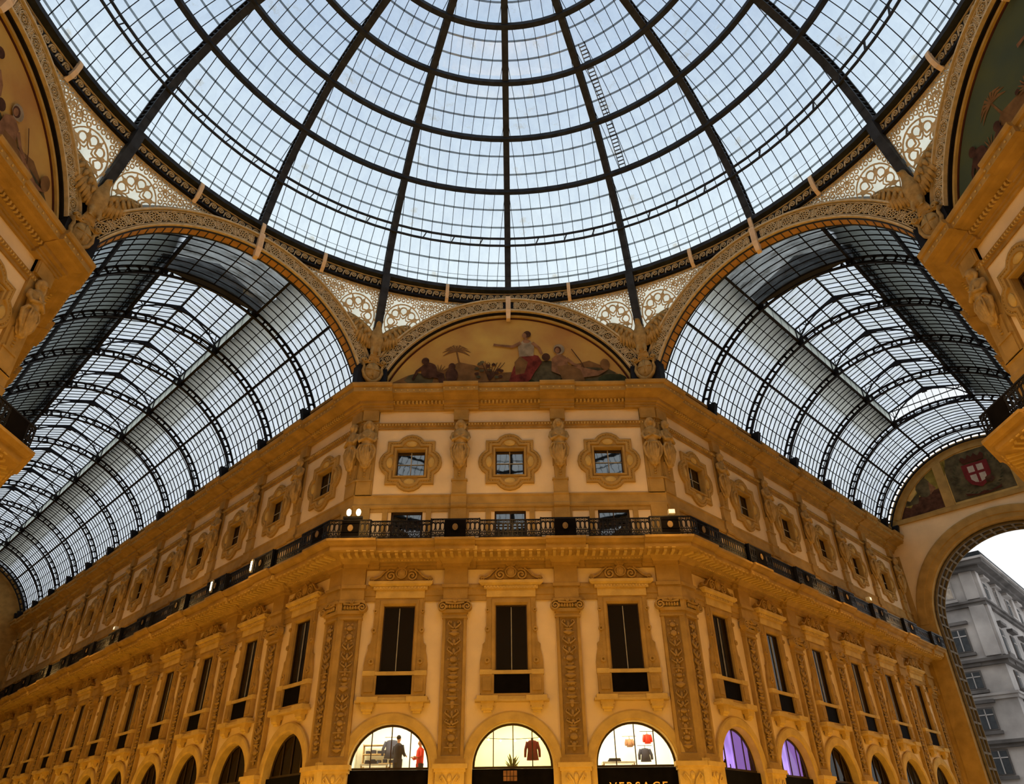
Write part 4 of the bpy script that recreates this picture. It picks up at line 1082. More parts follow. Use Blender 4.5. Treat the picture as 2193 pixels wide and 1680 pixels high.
# ------------------------------------------------------------------ painted lunettes (generic stand-in scenes)
def inarc(x,z,r): return math.hypot(x,z-AZC)<r
def mural(k,sky,label,seed,mirror=1):
    f=side(k); t=thing('painted_lunette',label,'mural',f.loc,f.a)
    RM=6.98; am=math.asin(min(1,6.85/RM)); n=40
    P=[parc(RM,-am+2*am*i/n,0) for i in range(n+1)]
    m=MB(); P2=[(p[0],p[2]) for p in P][::-1]; P2=[(-7.1,21.3)]+P2[::-1]+[(7.1,21.3)]; P2=P2[::-1]
    m.prism(P2,-.02,.3); m.build('plaster_ground',sky,t)
    m=MB(); arcband(m,6.78,6.90,-.16,-.0,am=am); m.build('stone_border','stone_light',t)
    m=MB(); arcband(m,6.90,7.0,-.30,-.0,am=am); m.build('gap_shadow_strip','iron',t)  # dark strip drawn in for the shadow of the gap behind the arch
    m=MB(); arcband(m,6.69,6.80,-.05,-.02,am=am); m.build('red_line','border',t)
    m=MB(); y=[-.024]
    def poly(pts,mi):
        pts=[(mirror*x,z) for x,z in pts]
        y[0]-=.0012
        q=[]
        for x,z in pts:
            if z<21.35: z=21.35
            d=math.hypot(x,z-AZC)
            if d>6.66: s_=6.66/d; x,z=x*s_,AZC+(z-AZC)*s_
            q.append((x,z))
        m.add([(x,y[0],z) for x,z in q],[tuple(range(len(q)))],mi)
    def blob(cx,cz,rx,rz,mi,n=20,j=.0,sd=0):
        rnd=random.Random(sd); poly([(cx+rx*cos(2*PI*i/n)*(1+j*rnd.uniform(-1,1)),cz+rz*sin(2*PI*i/n)*(1+j*rnd.uniform(-1,1))) for i in range(n)],mi)
    def limb(pts,w,mi):
        pts=[(mirror*x,z) for x,z in pts]; y[0]-=.0012; L=[];Rr=[]
        for i,(x,z) in enumerate(pts):
            x0,z0=pts[max(i-1,0)]; x1,z1=pts[min(i+1,len(pts)-1)]; l_=math.hypot(x1-x0,z1-z0) or 1; nx,nz=-(z1-z0)/l_,(x1-x0)/l_; ww=w[i]/2
            L.append((x+nx*ww,z+nz*ww)); Rr.append((x-nx*ww,z-nz*ww))
        q=L+Rr[::-1]; m.add([(x,y[0],z) for x,z in q],[tuple(range(len(q)))],mi)
    G,BR,GR,RD,FL_,WH,HZ=0,1,2,3,4,5,6
    # distant haze, ground and rocks
    poly([(-6.2,22.0),(-5.2,22.5),(-3.6,22.7),(-2.6,23.3),(-1.8,23.1),(-.5,22.6),(1.5,22.7),(3.2,23.0),(4.2,23.3),(5.0,22.9),(6.2,22.2),(6.2,21.3),(-6.2,21.3)],HZ)
    poly([(-6.6,22.05),(-3,22.0),(0,22.1),(3,22.2),(4.8,22.4),(6.3,22.0),(6.6,21.3),(-6.6,21.3)],BR)
    poly([(-1.2,22.0),(1,22.15),(4,22.25),(5.5,22.0),(5.5,21.3),(-1.2,21.3)],G)
    blob(-4.6,22.2,.75,.45,GR,18,.1,1); blob(1.9,22.6,.85,.75,GR,20,.08,2); blob(4.2,22.4,1.4,.5,GR,20,.1,4); blob(5.4,22.1,.8,.35,G,18,.15,3)
    # palm
    limb([(-2.35,22.6),(-2.6,23.3),(-2.75,24.0)],[.14,.10,.08],HZ)
    for a in range(9):
        an=R_(-20+a*27.5); limb([(-2.75,24.0),(-2.75+.4*cos(an),24.05+.35*sin(an)),(-2.75+.75*cos(an),24.0+.45*sin(an)-.15)],[.05,.13,.02],HZ)
    for a in range(8):
        an=R_(a*26); limb([(-3.6,22.6),(-3.6+.45*cos(an),22.7+.45*sin(an))],[.1,.03],HZ); limb([(-1.3,22.9),(-1.3+.4*cos(an),22.95+.4*sin(an))],[.1,.03],HZ)
    rnd=random.Random(seed)
    for a in range(14): x=rnd.uniform(-1.7,-.3); z=rnd.uniform(22.3,23.3); blob(x,z,.12,.1,BR if a%2 else GR,8,.2,a)
    for a in range(7): limb([(-1.0,22.1),(-1.4+a*.2,23.2)],[.05,.03],BR)
    # crouching pair at the left
    blob(-4.15,22.75,.42,.50,BR,16,.06,5); blob(-4.35,23.35,.20,.22,BR,14); limb([(-4.3,23.1),(-4.75,22.7),(-4.95,22.2)],[.22,.16,.1],BR); limb([(-4.1,22.6),(-3.5,22.4),(-3.4,21.9)],[.5,.4,.3],BR)
    blob(-2.95,22.45,.32,.45,BR,14,.05,6); blob(-2.95,23.0,.18,.2,BR,14)
    # seated main figure in crimson, mirrored from the usual pose
    poly([(.0,22.0),(.25,22.9),(.55,23.5),(1.0,23.75),(1.55,23.6),(1.75,23.2),(1.35,22.6),(1.1,22.1),(.8,21.8)],RD)
    poly([(.35,22.4),(.3,23.2),(.6,23.6),(1.0,23.2),(.8,22.5)],HZ)
    poly([(.55,23.55),(.5,24.2),(.75,24.6),(1.15,24.6),(1.35,24.2),(1.3,23.6)],WH); blob(.95,24.55,.20,.12,FL_)
    limb([(.95,24.55),(.93,24.75)],[.14,.12],FL_); blob(.90,24.95,.17,.22,FL_,16); blob(1.0,25.02,.20,.22,BR,16); blob(.84,24.93,.12,.17,FL_,14)
    limb([(1.25,24.45),(1.6,24.1),(1.75,23.7)],[.2,.16,.12],FL_); limb([(.65,24.45),(.2,24.2),(-.5,24.3),(-.8,24.35)],[.22,.17,.12,.16],FL_)
    # second figure reclining at the right
    poly([(2.2,22.6),(2.25,23.4),(2.6,23.75),(3.0,23.5),(3.1,22.9),(3.6,22.9),(4.6,22.6),(5.2,22.7),(4.6,22.3),(3.2,22.1)],FL_)
    poly([(2.5,22.9),(3.1,23.0),(3.7,22.7),(3.9,22.0),(2.8,21.9)],HZ); blob(2.65,24.0,.30,.33,WH,16,.05,8); blob(2.58,23.95,.19,.24,BR,14); blob(2.56,23.92,.12,.17,FL_,14)
    blob(1.95,23.5,.22,.25,BR,14); limb([(3.0,23.4),(3.4,23.0),(3.75,22.9)],[.2,.15,.1],FL_); limb([(3.3,24.0),(3.75,23.2),(3.9,22.8)],[.05,.05,.04],BR)
    blob(5.0,23.0,.25,.35,HZ,14,.05,9)
    m.build('painted_scene',['pgreen','pbrown','pgrey','pred','pflesh','pwhite','porange'],t)
mural(0,'pgold','golden painted lunette with seated figures above the centre wall',1)
mural(-2,'pgold','painted lunette cut by the left edge of the photo',2,1)
mural(2,'pteal','dark teal painted lunette cut by the right edge of the photo',3,1)

# ------------------------------------------------------------------ glass vaults of the two arms
VC=19.9; VR=7.02; VG=7.50; LH=2.62
def vp(r,a,y): return (r*sin(a),y,VC+r*cos(a))
AF=math.asin(6.66/VR)
def rib_mesh():
    m=MB()
    def band(r0,r1,y0,y1,n=44,am=AF): m.loft([[vp(r0,a,y1),vp(r0,a,y0),vp(r1,a,y0),vp(r1,a,y1)] for a in [-am+2*am*i/n for i in range(n+1)]],cap=(True,True))
    band(VR,VR+.07,-.08,.08); band(VR+.36,VR+.43,-.08,.08)
    N=34
    for i in range(N+1):
        a=-AF+2*AF*i/N; w=.085 if i%2 else .05; d=w*1.0/VR
        m.loft([[vp(r,a-dd/VR,-.03),vp(r,a+dd/VR,-.03),vp(r,a+dd/VR,.03),vp(r,a-dd/VR,.03)] for r,dd in((VR+.05,.16),(VR+.13,.05),(VR+.30,.05),(VR+.38,.16))])
    # feet
    for sg in(-1,1):
        x,_,z=vp(VR+.2,sg*AF,0); x-=sg*.42; z-=.1
        m.add([(x-.28,-.16,z+.1),(x+.28,-.16,z+.1),(x+.28,.16,z+.1),(x-.28,.16,z+.1),(x-.14,-.12,z-.55),(x+.14,-.12,z-.55),(x+.14,.12,z-.55),(x-.14,.12,z-.55)],[(0,1,2,3),(4,7,6,5),(0,4,5,1),(1,5,6,2),(2,6,7,3),(3,7,4,0)])
        m.ball((x-sg*.05,0,z-.62),(.12,.12,.14),7,5)
    return m
aL=math.asin(LH/VG); aP=R_(44); aE=math.asin(6.75/VG) 
aE=R_(72)
ZG=VC+VG*cos(aL)   # glass height at the lantern edge
ZE=ZG+.80; ZR=28.75
def bay_glass(y0,y1,full):
    m=MB(); n=14
    for sg in(-1,1):
        for k in range(n):
            a,b=aL+(aE-aL)*k/n,aL+(aE-aL)*(k+1)/n
            m.add([vp(VG,sg*a,y0),vp(VG,sg*b,y0),vp(VG,sg*b,y1),vp(VG,sg*a,y1)],[(0,1,2,3)])
    if full:
        for k in range(8):
            a,b=-aL+2*aL*k/8,-aL+2*aL*(k+1)/8; m.add([vp(VG,a,y0),vp(VG,b,y0),vp(VG,b,y1),vp(VG,a,y1)],[(0,1,2,3)])
    return m
def bay_bars(y0,y1,full,n):
    m=MB(); up=lambda p:(p.x,0,p.z-VC)
    for i in range(n+1):
        y=y0+(y1-y0)*i/n
        for sg in(-1,1): m.bar([vp(VG-.05,sg*(aL+(aE-aL)*k/10),y) for k in range(11)],.022,.06,up)
        if full: m.bar([vp(VG-.05,-aL+2*aL*k/6,y) for k in range(7)],.024,.06,up)
    rows=[aL,R_(27),R_(32.5),R_(38),aP,R_(49.5),R_(55),R_(61),R_(66.5),aE]
    for sg in(-1,1):
        for i,a in enumerate(rows):
            big=i in(0,4,9)
            m.bar([vp(VG-(.12 if big else .03),sg*a,y0),vp(VG-(.12 if big else .03),sg*a,y1)],.13 if big else .045,.16 if big else .03,up)
    if full:
        for a in(R_(-11),0,R_(11)): m.bar([vp(VG-.03,a,y0),vp(VG-.03,a,y1)],.05,.05,up)
    return m
def lantern_bay(y0,y1,n):
    g=MB(); b=MB(); up=(0,0,1)
    for sg in(-1,1):
        g.add([(sg*(LH+.25),y0,ZE-.05),(0,y0,ZR),(0,y1,ZR),(sg*(LH+.25),y1,ZE-.05)],[(0,1,2,3)])
        for i in range(n+1):
            y=y0+(y1-y0)*i/n; b.bar([(sg*(LH+.25),y,ZE-.08),(0,y,ZR-.03)],.024,.05,up)
        for f_ in(.02,.36,.68): x=sg*(LH+.2)*(1-f_); z=ZE+(ZR-ZE)*f_; b.bar([(x,y0,z-.08),(x,y1,z-.08)],.06,.07,up)
    b.bar([(0,y0,ZR-.06),(0,y1,ZR-.06)],.10,.14,up)
    w=MB()
    for sg in(-1,1):
        w.box(min(sg*LH,sg*(LH+.02)),max(sg*LH,sg*(LH+.02)),y0,y1,ZG,ZE)
        for i in range(0,n+1,2):
            y=y0+(y1-y0)*i/n; b.box(sg*LH-.01,sg*LH+.01,y-.012,y+.012,ZG-.05,ZE)
        b.box(sg*LH-.06,sg*LH+.06,y0,y1,ZG-.12,ZG+.02); b.box(sg*LH-.05,sg*LH+.05,y0,y1,ZE-.06,ZE+.02)
    return g,b,w
def lantern_truss():
    m=MB(); up=(0,1,0)
    for sg in(-1,1):
        m.bar([(sg*LH,0,ZG-.3),(sg*LH,0,ZE)],.10,.10,up)
        P=[(sg*LH,0,ZG-.15),(sg*2.35,0,ZG+.25),(sg*1.9,0,ZG+.75),(sg*1.2,0,ZG+1.2),(sg*.55,0,ZR-.38),(0,0,ZR-.28)]
        m.bar(P,.08,.07,up); m.bar([(sg*LH,0,ZE),(0,0,ZR-.12)],.08,.08,up)
        for i in range(1,4):
            x,_,z=P[i]; x=abs(x); zt=ZE+(ZR-ZE)*(1-x/LH)-.05; m.bar([(sg*x,0,z),(sg*x,0,zt)],.04,.04,up)
            m.bar([(sg*x,0,z),(sg*(x+.2),0,ZE+(ZR-ZE)*(1-(x+.2)/LH)-.05)],.04,.04,up)
        m.box(min(sg*2.3,sg*2.62),max(sg*2.3,sg*2.62),-.05,.05,ZG-.28,ZG+.1)
    m.box(-.16,.16,-.10,.10,ZR-.42,ZR-.1); m.bar([(-.6,0,ZR-.36),(0,0,ZR-.30),(.6,0,ZR-.36)],.10,.12,up)
    return m
RM_=rib_mesh().mesh('vault_rib','iron'); TM_=lantern_truss().mesh('lantern_truss','iron')
def vault(k,pitch,nb,nlan,yend,label):
    f=side(k); t=thing('glass_vault',label,'glass roof',f.loc,f.a)
    def link(name,me,y,par=t):
        o=bpy.data.objects.new(name,me); COL.objects.link(o); o.parent=par; o.location=(0,y,0); return o
    NB=10
    GM='shade_tinted_left' if k<0 else 'shade_tinted_right'
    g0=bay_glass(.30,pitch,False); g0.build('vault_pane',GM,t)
    g0=MB()
    for q in range(8):
        a,b=-aL+2*aL*q/8,-aL+2*aL*(q+1)/8; g0.add([vp(VG,a,.3),vp(VG,b,.3),vp(VG,b,pitch),vp(VG,a,pitch)],[(0,1,2,3)])
    g0.build('crown_pane','shade_tinted_end',t); bay_bars(.30,pitch,True,NB-1).build('glazing_bars','iron',t)
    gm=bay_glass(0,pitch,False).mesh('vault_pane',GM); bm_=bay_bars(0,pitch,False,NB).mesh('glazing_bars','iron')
    lg,lb,lw=lantern_bay(0,pitch,NB); lg=lg.mesh('lantern_pane','glassvault'); lb=lb.mesh('lantern_bars','iron'); lw=lw.mesh('lantern_side_pane','lantside')
    gf=bay_glass(0,pitch,True).mesh('vault_pane','glassvault'); bf=bay_bars(0,pitch,True,NB).mesh('glazing_bars','iron')
    for i in range(1,nb+1):
        y=pitch*i; link('vault_rib',RM_,y)
        if i<nb:
            if i<=nlan:
                link('vault_pane',gm,y); link('glazing_bars',bm_,y); link('lantern_pane',lg,y); link('lantern_bars',lb,y); link('lantern_side_pane',lw,y); link('lantern_truss',TM_,y)
            else: link('vault_pane',gf,y); link('glazing_bars',bf,y)
    if yend>pitch*nb+.3:
        bay_glass(pitch*nb,yend,True).build('vault_pane','glassvault',t); bay_bars(pitch*nb,yend,True,4).build('glazing_bars','iron',t); link('vault_rib',RM_,yend-.15)
    # near gable of the lantern (solid) and far gable (glazed)
    y=pitch; P=[(-LH,ZG-.05),(LH,ZG-.05),(LH+.2,ZE),(0,ZR+.05),(-LH-.2,ZE)]
    m=MB(); m.prism(P,y-.06,y+.0); m.build('lantern_gable','attic',t)
    y=pitch*(nlan+1); m=MB(); m.prism(P,y,y+.02); 
    if nlan+1<nb: 
        m.build('lantern_gable_pane','gableglass',t)
        m=MB()
        for i in range(13):
            x=-LH+2*LH*i/12; m.box(x-.015,x+.015,y-.03,y+.0,ZG,ZE+(ZR-ZE)*(1-abs(x)/LH))
        m.box(-LH,LH,y-.06,y+.03,ZG-.1,ZG+.03); m.box(-LH,LH,y-.04,y+.0,ZE-.03,ZE+.03); m.build('lantern_gable_bars','iron',t); link('lantern_truss',TM_,y)
    return t
M['lantside']=roofglass('dusty lantern side glass',(.88,.92,.88),(.74,.78,.74),.1,(1,1,1),.8)
M['gableglass']=clearglass('clear gable glass',(.95,.96,.97),.03)
vault(1,4.65,6,4,ENDR-.15,'barrel-shaped iron and glass roof over the right arm')
vault(-1,4.78,12,11,ENDL-.1,'barrel-shaped iron and glass roof over the left arm')
# attic storeys and roofs outside the vaults (seen through the glass)
def outside(k,x0,x1,y0,y1,z1,nm):
    f=side(k); m=MB(); m.box(x0,x1,y0,y1,22.3,z1); m.box(x0-.3,x1+.3,y0-.3,y1+.3,z1,z1+.3)
    TRIM[0]+=1; struct('trim_%d'%TRIM[0],m,'attic',f.loc,f.a)

# ------------------------------------------------------------------ end walls
def pieces_endwall():
    f=side(1); Y=ENDR
    W=7.3
    # plaster wall with great arch opening (radius 5.85, centre z 14.9)
    m=MB(); R0=5.82; ZC=14.9; xs=sorted(set([-W,W]+[-R0*cos(PI*i/32) for i in range(33)]))
    for a,b in zip(xs,xs[1:]):
        fa=lambda x:ZC+math.sqrt(max(R0*R0-x*x,0)) if abs(x)<R0 else ZC
        if abs((a+b)/2)<R0: m.add([(a,Y,fa(a)),(b,Y,fa(b)),(b,Y,22.35),(a,Y,22.35)],[(0,1,2,3)])
        else: m.add([(a,Y,0),(b,Y,0),(b,Y,22.35),(a,Y,22.35)],[(0,1,2,3)])
    struct('wall_end_right',m,'plaster',f.loc,f.a)
    # arch band + jambs
    t=thing('great_arch','tall stone archway opening to the street at the end of the right arm','archway',f.loc,f.a)
    def arcz(r,y,n=40): return [(r*cos(PI*i/n),y,ZC+r*sin(PI*i/n)) for i in range(n+1)]
    m=MB(); m.loft([arcz(6.85,Y),arcz(6.85,Y-.14),arcz(6.75,Y-.18),arcz(6.3,Y-.18),arcz(6.25,Y-.12),arcz(5.95,Y-.12),arcz(5.82,Y-.06),arcz(5.82,Y+.35)],closed=False)
    for sg in(-1,1):
        m.box(min(sg*5.82,sg*6.85),max(sg*5.82,sg*6.85),Y-.14,Y+.35,0,ZC); m.box(min(sg*6.85,sg*7.3),max(sg*6.85,sg*7.3),Y-.05,Y,0,20)
    m.build('arch_band','stone',t)
    m=MB(); m.loft([arcz(5.82,Y+.35),arcz(5.75,Y+.36),arcz(5.75,Y+2.1),arcz(5.9,Y+2.12),arcz(7.5,Y+2.12)],closed=False)
    for sg in(-1,1):
        m.box(min(sg*5.75,sg*7.5),max(sg*5.75,sg*7.5),Y+.36,Y+2.12,0,ZC)
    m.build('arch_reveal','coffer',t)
    m=MB(); up=lambda p:(p.x,0,p.z-ZC)
    for yy in(Y+.45,Y+1.2,Y+2.0): m.bar([(x,yy,z) for x,_,z in arcz(5.68,0)],.10,.12,up)
    for i in range(27):
        a=PI*i/26; m.bar([(5.68*cos(a),Y+.45,ZC+5.68*sin(a)),(5.68*cos(a),Y+2.0,ZC+5.68*sin(a))],.14,.10,up)
    for sg in(-1,1):
        for z in [ZC-.9*i for i in range(14)]:
            m.box(min(sg*5.62,sg*5.75),max(sg*5.62,sg*5.75),Y+.45,Y+2.0,z-.07,z+.07)
        for yy in(Y+.45,Y+1.2,Y+2.0): m.box(min(sg*5.62,sg*5.75),max(sg*5.62,sg*5.75),yy-.06,yy+.06,0,ZC)
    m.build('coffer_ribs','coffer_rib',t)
    # lunette above
    t=thing('end_wall_lunette','painted half-round end wall with seated figure panel and red cross shield','mural',f.loc,f.a)
    RL=7.35; am=math.asin(7.2/RL)
    def la(r,a): return (r*sin(a),VC+r*cos(a))
    P=[(7.2,22.25)]+[la(RL,am-2*am*i/40) for i in range(41) if la(RL,am-2*am*i/40)[1]>22.25]+[(-7.2,22.25)]
    m=MB(); m.prism(P,Y,Y+.25); m.build('lunette_wall','stone_light',t)
    m=MB(); m.box(-7.2,7.2,Y-.16,Y,22.25,22.50); m.box(-7.0,7.0,Y-.10,Y,22.50,22.62)
    m.box(-2.72,-2.08,Y-.10,Y,22.6,26.6); m.box(2.08,2.72,Y-.10,Y,22.6,26.6)
    aa=[-am+2*am*i/50 for i in range(51)]
    m.loft([[(*([la(r,a)[0]]),y,la(r,a)[1]) for r,y in((6.55,Y),(6.55,Y-.10),(7.1,Y-.10),(7.1,Y))] for a in aa if la(6.55,a)[1]>22.5],closed=False)
    m.build('stone_bands','stone',t)
    def clip(pts,r=6.5):
        q=[]
        for x,z in pts:
            d=math.hypot(x,z-VC)
            if d>r: x,z=x*r/d,VC+(z-VC)*r/d
            q.append((x,z))
        return q
    m=MB(); yy=[Y-.01]
    def flat(pts,mi): yy[0]-=.002; q=clip(pts); m.add([(x,yy[0],z) for x,z in q],[tuple(range(len(q)))],mi)
    def el(cx,cz,rx,rz,mi,n=16): flat([(cx+rx*cos(2*PI*i/n),cz+rz*sin(2*PI*i/n)) for i in range(n)],mi)
    for sg in(-1,1):
        m=MB(); yy=[Y-.01]
        flat([(sg*2.75,22.7)]+[(sg*(2.75+3.5*i/14),30) for i in range(14)]+[(sg*6.05,22.7)],3)
        base=[(sg*x,z) for x,z in[(2.75,22.7),(2.75,24.2),(3.6,24.1),(4.4,23.9),(5.0,23.3),(5.5,23.6),(6.0,23.2),(6.1,22.7)]]
        flat(base,0); el(sg*3.75,24.6,.55,.8,1); el(sg*3.6,25.5,.24,.28,1); flat([(sg*4.0,24.5),(sg*4.9,23.8),(sg*5.2,24.0),(sg*5.4,23.5),(sg*4.4,23.5)],1); flat([(sg*3.3,24.9),(sg*2.9,24.3),(sg*3.4,23.9)],2)
        m.build('figure_panel',['pbrown','pgrey','pflesh','pyell'],t)
    m=MB(); yy=[Y-.01]
    flat([(-2.0,22.8),(2.0,22.8),(2.0,26.15),(1.0,26.35),(-1.0,26.35),(-2.0,26.15)],0)
    # wreath leaves
    for sg in(-1,1):
        for i in range(15):
            a=R_(-85+140*i/14); x=sg*1.45*cos(a); z=24.45+1.35*sin(a); an=a+.6
            flat([(x,z),(x+sg*.14*cos(an),z+.14*sin(an)),(x+sg*.30*cos(an+.3),z+.30*sin(an+.3)),(x+sg*.10*cos(an+.7),z+.10*sin(an+.7))],1)
    # shield: red field, white inner field with a red cross
    flat([(-.85,25.3),(.85,25.3),(.85,24.3),(.6,23.75),(0,23.4),(-.6,23.75),(-.85,24.3)],2)
    flat([(-.5,25.1),(.5,25.1),(.5,24.1),(.3,23.85),(0,23.75),(-.3,23.85),(-.5,24.1)],3)
    flat([(-.09,25.1),(.09,25.1),(.09,23.77),(-.09,23.77)],2); flat([(-.5,24.62),(.5,24.62),(.5,24.42),(-.5,24.42)],2)
    flat([(.35,24.0),(.75,24.1),(.95,23.8),(.7,23.55),(.35,23.6)],4)
    # crown
    flat([(-.7,25.4),(.7,25.4),(.8,25.75),(.65,25.95),(.4,25.7),(.2,26.0),(0,25.75),(-.2,26.0),(-.4,25.7),(-.65,25.95),(-.8,25.75)],5)
    flat([(-1.2,23.2),(-.4,22.95),(0,23.1),(.4,22.95),(1.2,23.2),(1.1,23.0),(.3,22.85),(-.3,22.85),(-1.1,23.0)],5)
    m.build('shield_panel',['pgrey','pgreen','shred','shwhite','pbrown','border'],t)
    # bracket lamp on the lunette
pieces_endwall()
f=side(-1); mb=MB(); mb.prism([(7.3,0),(7.3,22.1)]+[(7.4*cos(PI*i/24),VC+7.4*sin(PI*i/24)) for i in range(3,22)]+[(-7.3,22.1),(-7.3,0)],ENDL,ENDL+.3); struct('wall_end_left',mb,'stone_deep',f.loc,f.a)

# ------------------------------------------------------------------ building across the street
cam_xy=(.134,-13.407)
def street_building():
    s_=1.5; C=(cam_xy[0]+(32.85-cam_xy[0])*s_, cam_xy[1]+(37.0-cam_xy[1])*s_)
    Zf=lambda z:1.6+(z-1.6)*s_
    t=thing('street_building','grey stone corner building seen through the archway','building',(C[0],C[1],0),R_(46.5))
    # local x runs along the right face (away), local y along the left face (away)
    W=60; D=24; top=Zf(18.6)
    m=MB(); m.box(0,W,0,D,-.0,top); m.build('wall','outwall',t)
    def band(z0,z1,p,mt='outwall',nm='cornice'):
        m=MB(); m.box(-p,W,-p,D,z0,z1); m.box(-p*.6,W,-p*.6,D,z0-.35,z0); m.build(nm,mt,t)
    band(Zf(18.55),Zf(18.85),1.5,'outdark','eaves_cornice'); band(Zf(18.85),Zf(19.0),1.7,'outwall','eaves_cornice')
    band(Zf(16.15),Zf(16.3),.5,'outdark'); band(Zf(12.25),Zf(12.45),.8,'outdark'); band(Zf(10.15),Zf(10.3),.35); band(Zf(7.3),Zf(7.5),.7,'outdark')
    m=MB(); m.box(.3,W,.3,D,Zf(19.0),Zf(19.0)+1.0); m.box(2.5,W,3,D,Zf(19.0)+1,Zf(19.0)+3.2); m.build('attic','outwall',t)
    m=MB(); m.box(-1.55,W,-1.55,.6,Zf(19.0),Zf(19.0)+.5); m.box(-1.55,.6,-1.55,D,Zf(19.0),Zf(19.0)+.5); m.build('roof_edge','slate',t)
    m=MB(); m.box(3.4,5.2,3.6,5.2,Zf(19.0)+1,Zf(19)+4.4); m.box(3.2,5.4,3.4,5.4,Zf(19)+4.2,Zf(19)+4.6); m.build('chimney','outwall',t)
    rows=[(16.7,17.8,'s'),(13.1,14.5,'h'),(10.7,11.7,'p'),(5.6,6.9,'h'),(8.2,9.4,'h')]
    wn=0
    for fi,(z0,z1,kd) in enumerate(rows):
        for face in(0,1):
            c=3.2
            while c<(W if face==0 else D)-2:
                if wn<95:
                    wn+=1
                    z0_,z1_=Zf(z0),Zf(z1); w=.82
                    m=MB(); m.box(c-w,c+w,-.12,.0,z0_-.1,z1_+.15); m.box(c-w-.35,c+w+.35,-.55,0,z1_+.5,z1_+.8); m.box(c-w-.2,c+w+.2,-.35,0,z0_-.5,z0_-.2)
                    g=MB(); g.box(c-w+.15,c+w-.15,-.15,-.12,z0_,z1_)
                    b=MB(); b.box(c-.05,c+.05,-.20,-.13,z0_,z1_); b.box(c-w+.15,c+w-.15,-.2,-.13,z0_+(z1_-z0_)*.68,z0_+(z1_-z0_)*.68+.1)
                    if face==1:
                        for q in(m,g,b): q.map(lambda p:(p[1],p[0],p[2]))
                    o=m.build('window','outdark' if kd!='s' else 'outwall',t); g.build('pane','slate' if not(kd=='s' and face==1) else 'shwhite',o); b.build('bars','outwall',o)
                c+=4.6
    for face in(0,1):
        for c in([.7,7.9,15,22] if face==0 else[.7,7.9]):
            m=MB(); m.box(c-.6,c+.6,-.25,0,Zf(16.4),Zf(18.5)); m.box(c-.7,c+.7,-.3,0,Zf(12.6),Zf(16.0)) if c<1 else None
            if face==1: m.map(lambda p:(p[1],p[0],p[2]))
            m.build('pilaster_strip','outwall',t)
street_building()

# ------------------------------------------------------------------ lit shop rooms
def room(x,kind,nm):
    z0=3.9; ys=.36
    m=MB()
    m.add([(x-1.9,ys,z0),(x+1.9,ys,z0),(x+1.9,3.4,z0),(x-1.9,3.4,z0),(x-1.9,ys,6.5),(x+1.9,ys,6.5),(x+1.9,3.4,6.5),(x-1.9,3.4,6.5)],[(0,1,2,3),(4,7,6,5),(3,2,6,7),(0,3,7,4),(1,5,6,2)])
    # front lining beside arch
    TRIM[0]+=1; struct('trim_%d'%TRIM[0],m,kind,FC.loc,0)
    t=thing('ceiling_light','glowing ceiling light panel inside the %s lit shop window'%nm,'lamp',FC.at(x,1.6),0)
    m=MB(); m.box(-1.5,1.5,-.9,.9,6.42,6.46); m.build('light_panel','ceillight',t); m=MB(); m.frame([([(-1.6,6.44),(1.6,6.44),(1.6,6.48),(-1.6,6.48)],-1.0),([(-1.6,6.44),(1.6,6.44),(1.6,6.48),(-1.6,6.48)],1.0)]); m.build('housing','whitecloth',t)
room(-4.75,'shopwhite','left'); room(0,'shopwall','centre'); room(4.75,'shopwhite','right')
def person(loc,rz,label,shirt,arms,hairmat='hair'):
    t=thing('person',label,'person',loc,rz)
    m=MB(); n=14
    def ring(z,rx,ry,cx=0,cy=0): return [(cx+rx*cos(2*PI*i/n),cy+ry*sin(2*PI*i/n),z) for i in range(n)]
    for sg in(-1,1):
        m.tube([(sg*.10,0,.9),(sg*.11,-.01,.5),(sg*.10,.02,.08)],[.095,.065,.045],10); m.tube([(sg*.10,.03,.05),(sg*.11,-.14,.035)],[.05,.04],8)
        m.tube([(sg*.18,0,1.40)]+[(sg*a,b,c) for a,b,c in arms],[.06,.05,.042,.03],8)
        h=arms[-1]
        for q in range(4): m.tube([(sg*h[0]+(q-1.5)*.018,h[1],h[2]),(sg*h[0]+(q-1.5)*.022,h[1]-.05,h[2]-.04),(sg*h[0]+(q-1.5)*.02,h[1]-.07,h[2]-.08)],.0095,6)
        m.tube([(sg*h[0]-sg*.03,h[1],h[2]),(sg*h[0]-sg*.06,h[1]-.03,h[2]-.04)],.011,6)
    m.loft([ring(.86,.16,.11),ring(1.0,.15,.11),ring(1.2,.17,.115),ring(1.36,.20,.11),ring(1.44,.15,.09),ring(1.49,.06,.06),ring(1.56,.055,.055)],cap=(True,True))
    m.ball((0,-.01,1.66),(.078,.095,.12),14,10); m.tube([(0,-.10,1.67),(0,-.125,1.63)],[.012,.018],6)
    m.ball((0,-.095,1.59),(.03,.015,.01),8,5)
    for sg in(-1,1): m.ball((sg*.08,0,1.65),(.012,.02,.03),6,5); m.ball((sg*.03,-.092,1.68),(.013,.008,.008),6,5)
    remeshed(m,'body','skin',.016,t)
    h=MB(); h.ball((0,.012,1.70),(.088,.10,.10),14,8); h.build('hair',hairmat,t,True)
    c=MB(); c.loft([ring(.80,.19,.135),ring(1.0,.175,.13),ring(1.2,.195,.135),ring(1.36,.22,.13),ring(1.45,.16,.10),ring(1.50,.075,.075)],cap=(True,True))
    for sg in(-1,1): c.tube([(sg*.17,0,1.41)]+[(sg*a,b,cc) for a,b,cc in arms[:-1]],[.08,.068,.055],10)
    c.build('jacket',shirt,t,True)
    p=MB(); 
    for sg in(-1,1): p.tube([(sg*.10,0,.92),(sg*.11,-.01,.5),(sg*.10,.02,.12)],[.115,.085,.065],10)
    p.build('trousers','darkcloth',t,True)
    return t
